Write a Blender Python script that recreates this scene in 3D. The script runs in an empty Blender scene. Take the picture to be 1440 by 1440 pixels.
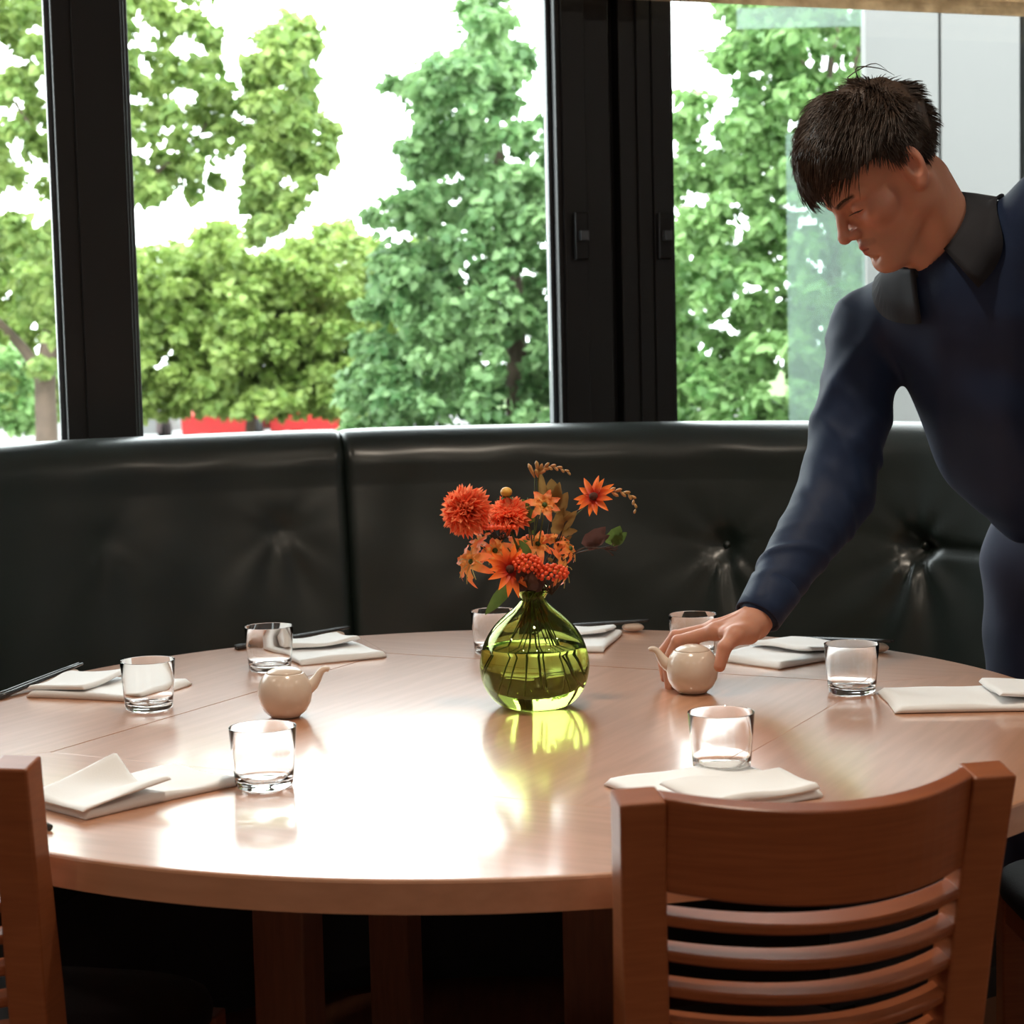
import bpy, math, random
import numpy as np
from mathutils import Vector, Matrix
random.seed(7); rng = np.random.default_rng(7)
sc = bpy.context.scene
col = sc.collection
PI = math.pi

# ------------------------------------------------------------------ camera
F = 2600.0; PITCH = 0.084; ROLL = -0.0235; HT = 0.74
CAM = np.array([0.0405, -2.660, 1.26])
_cp, _sp, _c, _s = math.cos(PITCH), math.sin(PITCH), math.cos(ROLL), math.sin(ROLL)
FW = np.array([0, _cp, -_sp]); _u0 = np.array([0, _sp, _cp]); _r0 = np.array([1.0, 0, 0])
RT = _r0*_c + _u0*_s; UP = -_r0*_s + _u0*_c
cd = bpy.data.cameras.new('camera'); cam = bpy.data.objects.new('camera', cd); col.objects.link(cam)
cam.matrix_world = Matrix(((RT[0], UP[0], -FW[0], CAM[0]), (RT[1], UP[1], -FW[1], CAM[1]), (RT[2], UP[2], -FW[2], CAM[2]), (0, 0, 0, 1)))
cd.sensor_width = 36; cd.lens = F/1440*36; cd.clip_end = 500
cd.dof.use_dof = True; cd.dof.focus_distance = 2.75; cd.dof.aperture_fstop = 9.0
sc.camera = cam

def ray(x, y): return FW + ((x-720)/F)*RT - ((y-720)/F)*UP
def onz(x, y, z=HT):
    r = ray(x, y); return CAM + r*((z-CAM[2])/r[2])
def ony(x, y, Y):
    r = ray(x, y); return CAM + r*((Y-CAM[1])/r[1])
def atd(x, y, d): return CAM + ray(x, y)*d

# ------------------------------------------------------------------ world / exposure
w = bpy.data.worlds.new('overcast_sky'); sc.world = w; w.use_nodes = True
nt = w.node_tree; nt.nodes.clear()
bg = nt.nodes.new('ShaderNodeBackground'); wo = nt.nodes.new('ShaderNodeOutputWorld')
bg.inputs[0].default_value = (0.94, 0.98, 1.0, 1); bg.inputs[1].default_value = 6.0
nt.links.new(bg.outputs[0], wo.inputs[0])
sc.view_settings.view_transform = 'Standard'; sc.view_settings.look = 'None'
sc.view_settings.exposure = 0.45; sc.view_settings.gamma = 1.0; sc.view_settings.use_curve_mapping = False

# ------------------------------------------------------------------ materials
def nmat(name, base, rough=0.5, metal=0.0, spec=0.5, coat=0.0, coat_rough=0.05, var=None, scale=(1, 1, 1), nscale=8.0, detail=4.0, bump=0.0, bscale=60.0, sheen=0.0, sub=0.0):
    m = bpy.data.materials.new(name); m.use_nodes = True
    n = m.node_tree; b = n.nodes['Principled BSDF']
    b.inputs['Base Color'].default_value = (*base, 1); b.inputs['Roughness'].default_value = rough
    b.inputs['Metallic'].default_value = metal; b.inputs['Specular IOR Level'].default_value = spec
    b.inputs['Coat Weight'].default_value = coat; b.inputs['Coat IOR'].default_value = 1.62; b.inputs['Coat Roughness'].default_value = coat_rough
    b.inputs['Sheen Weight'].default_value = sheen
    if sub: b.inputs['Subsurface Weight'].default_value = sub; b.inputs['Subsurface Radius'].default_value = (0.01, 0.004, 0.002); b.inputs['Subsurface Scale'].default_value = 1.0
    tc = n.nodes.new('ShaderNodeTexCoord'); mp = n.nodes.new('ShaderNodeMapping')
    mp.inputs['Scale'].default_value = scale; n.links.new(tc.outputs['Object'], mp.inputs[0])
    if var:
        no = n.nodes.new('ShaderNodeTexNoise'); no.inputs['Scale'].default_value = nscale; no.inputs['Detail'].default_value = detail
        n.links.new(mp.outputs[0], no.inputs['Vector'])
        cr = n.nodes.new('ShaderNodeValToRGB'); cr.color_ramp.elements[0].position = 0.3; cr.color_ramp.elements[1].position = 0.7
        cr.color_ramp.elements[0].color = (*base, 1); cr.color_ramp.elements[1].color = (*var, 1)
        n.links.new(no.outputs[0], cr.inputs[0]); n.links.new(cr.outputs[0], b.inputs['Base Color'])
    if bump:
        n2 = n.nodes.new('ShaderNodeTexNoise'); n2.inputs['Scale'].default_value = bscale; n2.inputs['Detail'].default_value = 3
        n.links.new(mp.outputs[0], n2.inputs['Vector'])
        bp = n.nodes.new('ShaderNodeBump'); bp.inputs['Strength'].default_value = bump; bp.inputs['Distance'].default_value = 0.002
        n.links.new(n2.outputs[0], bp.inputs['Height']); n.links.new(bp.outputs[0], b.inputs['Normal'])
    return m
def glassmat(name, color, rough=0.0, ior=1.45):
    m = bpy.data.materials.new(name); m.use_nodes = True; n = m.node_tree; n.nodes.clear()
    g = n.nodes.new('ShaderNodeBsdfGlass'); o = n.nodes.new('ShaderNodeOutputMaterial')
    g.inputs['Color'].default_value = (*color, 1); g.inputs['Roughness'].default_value = rough; g.inputs['IOR'].default_value = ior
    n.links.new(g.outputs[0], o.inputs[0]); return m
def panemat(name, tint=(0.93, 0.96, 0.95), veil=0.0, veilcol=(0.7, 0.8, 0.75)):
    m = bpy.data.materials.new(name); m.use_nodes = True; n = m.node_tree; n.nodes.clear()
    t = n.nodes.new('ShaderNodeBsdfTransparent'); g = n.nodes.new('ShaderNodeBsdfGlossy'); f = n.nodes.new('ShaderNodeFresnel'); x = n.nodes.new('ShaderNodeMixShader'); o = n.nodes.new('ShaderNodeOutputMaterial')
    t.inputs[0].default_value = (*tint, 1); g.inputs['Roughness'].default_value = 0.0; f.inputs[0].default_value = 1.3
    n.links.new(f.outputs[0], x.inputs[0]); n.links.new(t.outputs[0], x.inputs[1]); n.links.new(g.outputs[0], x.inputs[2])
    last = x
    if veil:
        d = n.nodes.new('ShaderNodeBsdfTranslucent'); d2 = n.nodes.new('ShaderNodeBsdfDiffuse'); dm = n.nodes.new('ShaderNodeMixShader')
        d.inputs[0].default_value = (*veilcol, 1); d2.inputs[0].default_value = (*veilcol, 1)
        n.links.new(d.outputs[0], dm.inputs[1]); n.links.new(d2.outputs[0], dm.inputs[2])
        x2 = n.nodes.new('ShaderNodeMixShader'); x2.inputs[0].default_value = veil
        n.links.new(x.outputs[0], x2.inputs[1]); n.links.new(dm.outputs[0], x2.inputs[2]); last = x2
    n.links.new(last.outputs[0], o.inputs[0]); return m
def leafmat(name, c1, c2, trans=0.5, nscale=0.9, rough=0.5):
    m = bpy.data.materials.new(name); m.use_nodes = True; n = m.node_tree; n.nodes.clear()
    o = n.nodes.new('ShaderNodeOutputMaterial'); d = n.nodes.new('ShaderNodeBsdfPrincipled'); t = n.nodes.new('ShaderNodeBsdfTranslucent'); x = n.nodes.new('ShaderNodeMixShader')
    g = n.nodes.new('ShaderNodeNewGeometry'); cr = n.nodes.new('ShaderNodeValToRGB'); no = n.nodes.new('ShaderNodeTexNoise')
    no.inputs['Scale'].default_value = nscale; no.inputs['Detail'].default_value = 3
    ad = n.nodes.new('ShaderNodeMath'); ad.operation = 'MULTIPLY_ADD'; ad.inputs[1].default_value = 0.5
    n.links.new(g.outputs['Random Per Island'], ad.inputs[0]); n.links.new(no.outputs[0], ad.inputs[2]); n.links.new(ad.outputs[0], cr.inputs[0])
    tc = n.nodes.new('ShaderNodeTexCoord'); n.links.new(tc.outputs['Object'], no.inputs['Vector'])
    cr.color_ramp.elements[0].position = 0.45; cr.color_ramp.elements[1].position = 1.0
    cr.color_ramp.elements[0].color = (*c1, 1); cr.color_ramp.elements[1].color = (*c2, 1)
    n.links.new(cr.outputs[0], d.inputs['Base Color']); n.links.new(cr.outputs[0], t.inputs[0]); d.inputs['Roughness'].default_value = rough
    x.inputs[0].default_value = trans
    n.links.new(d.outputs[0], x.inputs[1]); n.links.new(t.outputs[0], x.inputs[2]); n.links.new(x.outputs[0], o.inputs[0]); return m
def tonemat(name, c1, c2, trans=0.45):
    m = leafmat(name, c1, c2, trans); n = m.node_tree; cr = [q for q in n.nodes if q.type == 'VALTORGB'][0]
    a = n.nodes.new('ShaderNodeAttribute'); a.attribute_name = 'along'; n.links.new(a.outputs['Fac'], cr.inputs[0])
    cr.color_ramp.elements[0].position = 0.12; cr.color_ramp.elements[1].position = 0.75; return m
def emit(name, c, s):
    m = bpy.data.materials.new(name); m.use_nodes = True; n = m.node_tree; n.nodes.clear()
    e = n.nodes.new('ShaderNodeEmission'); o = n.nodes.new('ShaderNodeOutputMaterial'); e.inputs[0].default_value = (*c, 1); e.inputs[1].default_value = s
    n.links.new(e.outputs[0], o.inputs[0]); return m

M = dict(
 table=nmat('table_wood', (0.60, 0.29, 0.165), 0.36, coat=1.0, coat_rough=0.13, var=(0.50, 0.235, 0.125), scale=(1.2, 14, 14), nscale=5, spec=0.6, bump=0.05, bscale=40),
 table2=nmat('table_wood_cross', (0.66, 0.38, 0.23), 0.30, var=(0.56, 0.30, 0.17), scale=(14, 1.2, 14), nscale=5, spec=0.6, bump=0.05, bscale=40),
 edge=nmat('table_edge_wood', (0.42, 0.16, 0.07), 0.4, var=(0.36, 0.13, 0.055), scale=(4, 4, 30), nscale=5),
 chair=nmat('chair_wood', (0.34, 0.105, 0.036), 0.36, var=(0.27, 0.078, 0.026), scale=(3, 3, 40), nscale=5, bump=0.04),
 chairx=nmat('chair_rail_wood', (0.33, 0.095, 0.032), 0.32, var=(0.24, 0.064, 0.021), scale=(3, 3, 60), nscale=4, bump=0.04),
 leg=nmat('leg_wood', (0.20, 0.075, 0.033), 0.45, var=(0.15, 0.055, 0.024), scale=(30, 30, 3), nscale=5),
 floor=nmat('floor_wood', (0.22, 0.085, 0.04), 0.4, var=(0.16, 0.06, 0.03), scale=(20, 2, 1), nscale=4),
 leather=nmat('dark_leather', (0.008, 0.015, 0.012), 0.38, coat=0.6, coat_rough=0.25, var=(0.011, 0.020, 0.016), nscale=6, bump=0.15, bscale=220, spec=0.5),
 seatfab=nmat('black_seat', (0.012, 0.010, 0.011), 0.7, bump=0.2, bscale=300),
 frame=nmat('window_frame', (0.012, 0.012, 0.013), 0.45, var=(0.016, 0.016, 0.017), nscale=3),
 framehi=nmat('pale_frame_grey', (0.10, 0.12, 0.14), 0.35, var=(0.13, 0.15, 0.17), nscale=3),  # lighter frame grey, holds the glint on the sash edge as colour
 latch=nmat('latch_metal', (0.025, 0.025, 0.027), 0.3, metal=0.6, var=(0.04, 0.04, 0.04)),
 wall=nmat('interior_wall', (0.30, 0.30, 0.29), 0.8, var=(0.27, 0.27, 0.265)),
 darkwall=nmat('sill_wall', (0.03, 0.03, 0.03), 0.7, var=(0.04, 0.04, 0.04)),
 ceil=nmat('ceiling_paint', (0.58, 0.58, 0.57), 0.9, var=(0.55, 0.55, 0.54)),
 blind=leafmat('woven_blind', (0.50, 0.38, 0.25), (0.85, 0.70, 0.52), 0.55, 30),
 napkin=nmat('white_linen', (0.88, 0.88, 0.88), 0.85, var=(0.84, 0.84, 0.84), nscale=5, bump=0.1, bscale=400, sheen=0.2),
 ceramic=nmat('cream_ceramic', (0.72, 0.60, 0.50), 0.22, var=(0.68, 0.56, 0.46), nscale=3, spec=0.5),
 chop=nmat('chopstick_lacquer', (0.05, 0.055, 0.06), 0.25, var=(0.02, 0.02, 0.022), nscale=4),
 rest=nmat('chopstick_rest_stone', (0.70, 0.56, 0.46), 0.4, var=(0.62, 0.48, 0.38), nscale=30),
 glass=glassmat('clear_glass', (0.995, 0.997, 0.995)),
 vase=glassmat('green_glass', (0.87, 0.92, 0.62)),
 water=glassmat('water', (0.97, 0.98, 0.90), ior=1.33),
 pane=panemat('window_glass'),
 screen=panemat('pale_veil_glass', (0.85, 0.95, 0.9), 0.32, (0.30, 0.36, 0.33)),  # veil colour imitates the white wall's reflection; canopy glass shares it
 shirt=nmat('navy_cotton', (0.005, 0.014, 0.042), 0.6, spec=0.25, var=(0.007, 0.019, 0.056), nscale=5, bump=0.12, bscale=500, sheen=0.05),
 collar=nmat('collar_cotton', (0.008, 0.010, 0.014), 0.75, spec=0.25, var=(0.016, 0.017, 0.022), nscale=5, sheen=0.05),
 trouser=nmat('navy_trouser', (0.014, 0.021, 0.055), 0.8, var=(0.02, 0.028, 0.072), nscale=5, sheen=0.1),
 shoe=nmat('black_shoe', (0.01, 0.01, 0.01), 0.3, var=(0.014, 0.013, 0.012)),
 button=nmat('pale_button', (0.55, 0.55, 0.55), 0.3, var=(0.5, 0.5, 0.5)),
 hair=nmat('brown_hair', (0.030, 0.018, 0.012), 0.45, var=(0.055, 0.033, 0.021), nscale=60, spec=0.5),
 bark=nmat('bark', (0.16, 0.11, 0.08), 0.9, var=(0.09, 0.065, 0.05), nscale=4, bump=0.5, bscale=8),
 leafA=leafmat('plane_leaf', (0.16, 0.27, 0.065), (0.38, 0.48, 0.15), 0.5),
 leafB=leafmat('maple_leaf', (0.10, 0.22, 0.075), (0.30, 0.46, 0.20), 0.45),
 leafC=leafmat('lime_leaf', (0.16, 0.26, 0.05), (0.36, 0.46, 0.13), 0.5),
 leafD=leafmat('beech_leaf', (0.11, 0.24, 0.065), (0.31, 0.48, 0.18), 0.48),
 ground=nmat('pavement', (0.20, 0.195, 0.19), 0.9, var=(0.17, 0.165, 0.16), nscale=0.6),
 grass=nmat('grass', (0.09, 0.15, 0.04), 0.95, var=(0.13, 0.19, 0.05), nscale=1.2),
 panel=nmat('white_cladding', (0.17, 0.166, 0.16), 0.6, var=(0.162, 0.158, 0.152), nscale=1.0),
 joint=nmat('dark_joint', (0.03, 0.035, 0.035), 0.6, var=(0.04, 0.04, 0.04)),
 carred=nmat('red_car_paint', (0.5, 0.02, 0.02), 0.3, var=(0.45, 0.02, 0.02)),
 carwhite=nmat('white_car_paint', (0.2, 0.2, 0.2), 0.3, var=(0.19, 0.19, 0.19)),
 cardark=nmat('dark_car_paint', (0.03, 0.03, 0.035), 0.3, var=(0.04, 0.04, 0.04)),
 carglass=nmat('car_window', (0.02, 0.025, 0.03), 0.1, var=(0.03, 0.03, 0.03)),
 tyre=nmat('tyre', (0.01, 0.01, 0.01), 0.9, var=(0.015, 0.015, 0.015)),
 lampbody=nmat('lamp_housing', (0.5, 0.48, 0.45), 0.5, var=(0.45, 0.43, 0.4)),
 lampglow=emit('lamp_glow', (1.0, 0.78, 0.52), 12.0),
 stem=nmat('flower_stem', (0.10, 0.15, 0.035), 0.6, var=(0.06, 0.085, 0.02), nscale=40),
 stemdark=nmat('dark_stem', (0.035, 0.018, 0.012), 0.6, var=(0.05, 0.028, 0.015), nscale=40),
 dahlia=leafmat('dahlia_petal', (0.98, 0.18, 0.07), (1.0, 0.38, 0.18), 0.5, 40),
 rudb=tonemat('rudbeckia_petal', (0.55, 0.025, 0.01), (1.0, 0.22, 0.03), 0.45),
 lily=tonemat('lily_petal', (0.95, 0.50, 0.12), (1.0, 0.24, 0.075), 0.5),
 berry=nmat('red_orange_berry', (0.92, 0.13, 0.04), 0.4, var=(0.80, 0.08, 0.02), nscale=60),
 bud=nmat('yellow_bud', (0.75, 0.42, 0.06), 0.45, var=(0.66, 0.34, 0.05), nscale=60),
 croc=nmat('crocosmia_bud', (0.55, 0.22, 0.08), 0.5, var=(0.35, 0.22, 0.06), nscale=90),
 cone=nmat('flower_centre', (0.05, 0.012, 0.008), 0.9, var=(0.09, 0.025, 0.01), nscale=300),
 gleaf=leafmat('green_leaf', (0.05, 0.10, 0.02), (0.12, 0.18, 0.04), 0.4, 30),
 bleaf=leafmat('brown_green_leaf', (0.16, 0.08, 0.025), (0.30, 0.17, 0.05), 0.5, 40),
 pleaf=leafmat('purple_leaf', (0.06, 0.025, 0.022), (0.13, 0.065, 0.055), 0.35, 30),
 filament=leafmat('pale_filament', (0.5, 0.42, 0.12), (0.6, 0.55, 0.25), 0.3, 30),
)

# ------------------------------------------------------------------ mesh helpers
def props(o, label=None, cat=None, group=None, kind=None):
    if label: o['label'] = label
    if cat: o['category'] = cat
    if group: o['group'] = group
    if kind: o['kind'] = kind
    return o
def obj(name, vf, mat, parent=None, smooth=True, bevel=0.0, **kw):
    v, f = vf
    me = bpy.data.meshes.new(name)
    me.from_pydata([tuple(map(float, p)) for p in v] if not isinstance(v, np.ndarray) else v.astype(float).tolist(), [], [tuple(map(int, q)) for q in f] if not isinstance(f, np.ndarray) else f.tolist())
    me.update()
    if smooth: me.polygons.foreach_set('use_smooth', [True]*len(me.polygons))
    o = bpy.data.objects.new(name, me); col.objects.link(o)
    if mat is not None: me.materials.append(M[mat] if isinstance(mat, str) else mat)
    if parent is not None: o.parent = parent
    if bevel:
        b = o.modifiers.new('bevel', 'BEVEL'); b.width = bevel; b.segments = 2; b.limit_method = 'ANGLE'
        if smooth: o.modifiers.new('wn', 'WEIGHTED_NORMAL')
    return props(o, **kw)
def empty(name, loc=(0, 0, 0), rz=0.0, parent=None, **kw):
    o = bpy.data.objects.new(name, None); col.objects.link(o); o.location = tuple(map(float, loc)); o.rotation_euler = (0, 0, rz)
    o.empty_display_size = 0.05
    if parent is not None: o.parent = parent
    return props(o, **kw)
def joinv(parts):
    V, Fc, n = [], [], 0
    for v, f in parts:
        V += [tuple(p) for p in v]; Fc += [tuple(i+n for i in q) for q in f]; n += len(v)
    return V, Fc
def box(c, s, basis=None):
    c = np.array(c, float); h = np.array(s, float)/2
    B = np.eye(3) if basis is None else np.array(basis, float)
    v = [c + (B[0]*sx*h[0] + B[1]*sy*h[1] + B[2]*sz*h[2]) for sx in (-1, 1) for sy in (-1, 1) for sz in (-1, 1)]
    f = [(0, 1, 3, 2), (4, 6, 7, 5), (0, 4, 5, 1), (2, 3, 7, 6), (0, 2, 6, 4), (1, 5, 7, 3)]
    return v, f
def rz(a): return np.array([[math.cos(a), math.sin(a), 0], [-math.sin(a), math.cos(a), 0], [0, 0, 1]])
def lathe(prof, n=48, c=(0, 0, 0), closed=False):
    v, f, rings = [], [], []
    for r, z in prof:
        if r < 1e-6: rings.append([len(v)]); v.append((c[0], c[1], c[2]+z))
        else:
            rings.append(list(range(len(v), len(v)+n)))
            v += [(c[0]+r*math.cos(2*PI*i/n), c[1]+r*math.sin(2*PI*i/n), c[2]+z) for i in range(n)]
    pairs = list(zip(rings[:-1], rings[1:])) + ([(rings[-1], rings[0])] if closed else [])
    for a, b in pairs:
        for i in range(n):
            j = (i+1) % n
            if len(a) == 1 and len(b) == 1: continue
            if len(a) == 1: f.append((a[0], b[j], b[i]))
            elif len(b) == 1: f.append((a[i], a[j], b[0]))
            else: f.append((a[i], a[j], b[j], b[i]))
    return v, f
def spline(pts, n):
    P = np.array(pts, float); m = len(P)
    out = []
    for t in np.linspace(0, m-1, n):
        i = min(int(t), m-2); u = t-i
        p0, p1, p2, p3 = P[max(i-1, 0)], P[i], P[i+1], P[min(i+2, m-1)]
        out.append(0.5*((2*p1)+(-p0+p2)*u+(2*p0-5*p1+4*p2-p3)*u*u+(-p0+3*p1-3*p2+p3)*u**3))
    return np.array(out)
def tube(pts, rad, n=8, caps=True):
    P = np.array(pts, float); R = np.full(len(P), rad, float) if np.isscalar(rad) else np.array(rad, float)
    if len(R) != len(P): R = np.interp(np.linspace(0, 1, len(P)), np.linspace(0, 1, len(R)), R)
    T = np.gradient(P, axis=0); T /= np.linalg.norm(T, axis=1)[:, None]+1e-12
    a = np.array([0, 0, 1.0]) if abs(T[0][2]) < 0.9 else np.array([1.0, 0, 0])
    N = np.cross(T[0], a); N /= np.linalg.norm(N)
    v, f = [], []
    for k in range(len(P)):
        N = N - T[k]*np.dot(N, T[k]); N /= np.linalg.norm(N); Bn = np.cross(T[k], N)
        for i in range(n):
            th = 2*PI*i/n; v.append(P[k]+R[k]*(N*math.cos(th)+Bn*math.sin(th)))
    for k in range(len(P)-1):
        for i in range(n):
            j = (i+1) % n; f.append((k*n+i, k*n+j, (k+1)*n+j, (k+1)*n+i))
    if caps: f.append(tuple(range(n-1, -1, -1))); f.append(tuple((len(P)-1)*n+i for i in range(n)))
    return v, f
def sweep(rows, closed_section=True, caps=True):
    """rows: list of equally long point lists -> skin"""
    n = len(rows[0]); v = [p for r in rows for p in r]; f = []
    for k in range(len(rows)-1):
        for i in range(n if closed_section else n-1):
            j = (i+1) % n; f.append((k*n+i, k*n+j, (k+1)*n+j, (k+1)*n+i))
    if caps and closed_section: f.append(tuple(range(n-1, -1, -1))); f.append(tuple((len(rows)-1)*n+i for i in range(n)))
    return v, f
def sphere(c, r, nu=12, nv=8):
    r = (r, r, r) if np.isscalar(r) else r
    v, f = lathe([(math.sin(PI*k/nv), -math.cos(PI*k/nv)) if 0 < k < nv else (0, -1 if k == 0 else 1) for k in range(nv+1)], nu)
    return [(c[0]+p[0]*r[0], c[1]+p[1]*r[1], c[2]+p[2]*r[2]) for p in v], f

# ------------------------------------------------------------------ signed-distance modelling
def smin(a, b, k):
    h = np.clip(0.5+0.5*(b-a)/k, 0, 1); return b+(a-b)*h-k*h*(1-h)
def smax(a, b, k): return -smin(-a, -b, k)
def cap(P, a, b, ra, rb=None):
    rb = ra if rb is None else rb
    a = np.array(a, np.float32); ab = np.array(b, np.float32)-a
    h = np.clip(((P-a)@ab)/max(float(ab@ab), 1e-12), 0, 1)
    return np.linalg.norm(P-a-h[:, None]*ab, axis=1)-(ra+(rb-ra)*h)
def ell(P, c, r, B=None):
    q = P-np.array(c, np.float32)
    if B is not None: q = q@np.array(B, np.float32).T
    r = np.array(r, np.float32)
    k0 = np.linalg.norm(q/r, axis=1); k1 = np.linalg.norm(q/(r*r), axis=1)+1e-9
    return k0*(k0-1)/k1
def isosurf(fn, lo, hi, h, proj=1):
    lo = np.array(lo, np.float32); hi = np.array(hi, np.float32)
    B = 8
    n = (np.ceil((hi-lo)/h/B).astype(int))*B
    D = np.full(n+1, 1.0, np.float32)
    nb = n//B
    bi = np.stack(np.meshgrid(*[np.arange(k) for k in nb], indexing='ij'), -1).reshape(-1, 3)
    bc = lo+(bi*B+B/2)*h
    dc = fn(bc.astype(np.float32))
    act = bi[np.abs(dc) < B*h*1.5]
    ins = bi[dc <= -B*h*1.5]
    for b in ins: D[b[0]*B:b[0]*B+B+1, b[1]*B:b[1]*B+B+1, b[2]*B:b[2]*B+B+1] = -1
    off = np.stack(np.meshgrid(*[np.arange(B+1)]*3, indexing='ij'), -1).reshape(-1, 3)
    for s in range(0, len(act), 400):
        idx = (act[s:s+400, None, :]*B+off[None]).reshape(-1, 3)
        d = fn((lo+idx*h).astype(np.float32))
        D[idx[:, 0], idx[:, 1], idx[:, 2]] = d
    ng = D < 0
    C = [(i, j, k) for i in (0, 1) for j in (0, 1) for k in (0, 1)]
    def sub(A, c): return A[c[0]:A.shape[0]-1+c[0], c[1]:A.shape[1]-1+c[1], c[2]:A.shape[2]-1+c[2]]
    cnt = sum(sub(ng, c).astype(np.int8) for c in C)
    cells = np.argwhere((cnt > 0) & (cnt < 8))
    vid = np.full(cnt.shape, -1, np.int64); vid[cells[:, 0], cells[:, 1], cells[:, 2]] = np.arange(len(cells))
    acc = np.zeros((len(cells), 3)); num = np.zeros(len(cells))
    val = {c: D[cells[:, 0]+c[0], cells[:, 1]+c[1], cells[:, 2]+c[2]] for c in C}
    for a in C:
        for ax in range(3):
            if a[ax]: continue
            b = list(a); b[ax] = 1; b = tuple(b)
            da, db = val[a], val[b]; m = (da < 0) != (db < 0)
            t = np.where(m, da/(da-db+1e-12), 0)
            p = np.repeat(np.array(a, float)[None], len(cells), 0); p[:, ax] += t
            acc[m] += p[m]; num[m] += 1
    V = lo+(cells+acc/np.maximum(num, 1)[:, None])*h
    Fs = []
    for ax in range(3):
        o1, o2 = [(1, 2), (2, 0), (0, 1)][ax]
        sl0 = [slice(None)]*3; sl1 = [slice(None)]*3
        sl0[ax] = slice(0, -1); sl1[ax] = slice(1, None)
        a0 = ng[tuple(sl0)]; a1 = ng[tuple(sl1)]
        e = np.argwhere(a0 != a1)
        e = e[(e[:, o1] > 0) & (e[:, o2] > 0) & (e[:, o1] < n[o1]) & (e[:, o2] < n[o2])]
        q = []
        for d1, d2 in ((0, 0), (-1, 0), (-1, -1), (0, -1)):
            x = e.copy(); x[:, o1] += d1; x[:, o2] += d2; q.append(vid[x[:, 0], x[:, 1], x[:, 2]])
        q = np.stack(q, 1)
        s = a0[e[:, 0], e[:, 1], e[:, 2]]
        q[~s] = q[~s][:, ::-1]
        Fs.append(q[(q >= 0).all(1)])
    for _ in range(proj):
        Vf = V.astype(np.float32); d0 = fn(Vf); e = h*0.5
        g = np.stack([fn(Vf+np.eye(3, dtype=np.float32)[i]*e)-fn(Vf-np.eye(3, dtype=np.float32)[i]*e) for i in range(3)], 1)/(2*e)
        V = V-(np.clip(d0, -h, h)/np.maximum((g*g).sum(1), 0.25))[:, None]*g
    return V, np.concatenate(Fs)
# ================================================================== STRUCTURE
WA = np.array([0.9455, 0.3256, 0]); WN = np.array([-0.3256, 0.9455, 0]); WP0 = np.array([0.29, 2.09, 0])
WB = [WA, WN, np.array([0, 0, 1.0])]
def wp(t, o, z): return WP0+WA*t+WN*o+np.array([0, 0, z])
def tpx(px, py=300, o=0.0):
    r = ray(px, py); k = ((WP0+WN*o-CAM)@WN)/(r@WN); return float((CAM+r*k-WP0)@WA)
def wbox(t0, t1, o0, o1, z0, z1): return box(wp((t0+t1)/2, (o0+o1)/2, (z0+z1)/2), (t1-t0, o1-o0, z1-z0), WB)
XL, XR, YB, ZC = -3.4, 3.4, -4.6, 2.9
tl, tr = (XL-WP0[0])/WA[0], (XR-WP0[0])/WA[0]
def prism(poly, z0, z1):
    n = len(poly); v = [(p[0], p[1], z0) for p in poly]+[(p[0], p[1], z1) for p in poly]
    return v, [tuple(range(n-1, -1, -1)), tuple(range(n, 2*n))]+[(i, (i+1) % n, n+(i+1) % n, n+i) for i in range(n)]
pl, pr = wp(tl, 0.1, 0), wp(tr, 0.1, 0)
room = [(XL, YB), (XR, YB), (pr[0], pr[1]), (pl[0], pl[1])]
obj('floor', prism(room, -0.1, 0.0), 'floor', smooth=False, kind='structure')
obj('ceiling', prism(room, ZC, ZC+0.1), 'ceil', smooth=False, kind='structure')
obj('wall_rear', box(((XL+XR)/2, YB-0.05, ZC/2), (XR-XL, 0.1, ZC)), 'wall', smooth=False, kind='structure')
obj('wall_left', box((XL-0.05, (YB+pl[1])/2, ZC/2), (0.1, pl[1]-YB, ZC)), 'wall', smooth=False, kind='structure')
obj('wall_right', box((XR+0.05, (YB+pr[1])/2, ZC/2), (0.1, pr[1]-YB, ZC)), 'wall', smooth=False, kind='structure')
ZS, ZT = 0.90, 2.70
obj('wall_window', joinv([wbox(tl, tr, -0.02, 0.14, 0, ZS), wbox(tl, tr, -0.02, 0.14, ZT, ZC)]), 'darkwall', smooth=False, kind='structure')
c0, c1 = tpx(73), tpx(189); m0, m1, m2, m3 = tpx(773), tpx(853), tpx(866), tpx(941)
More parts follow.
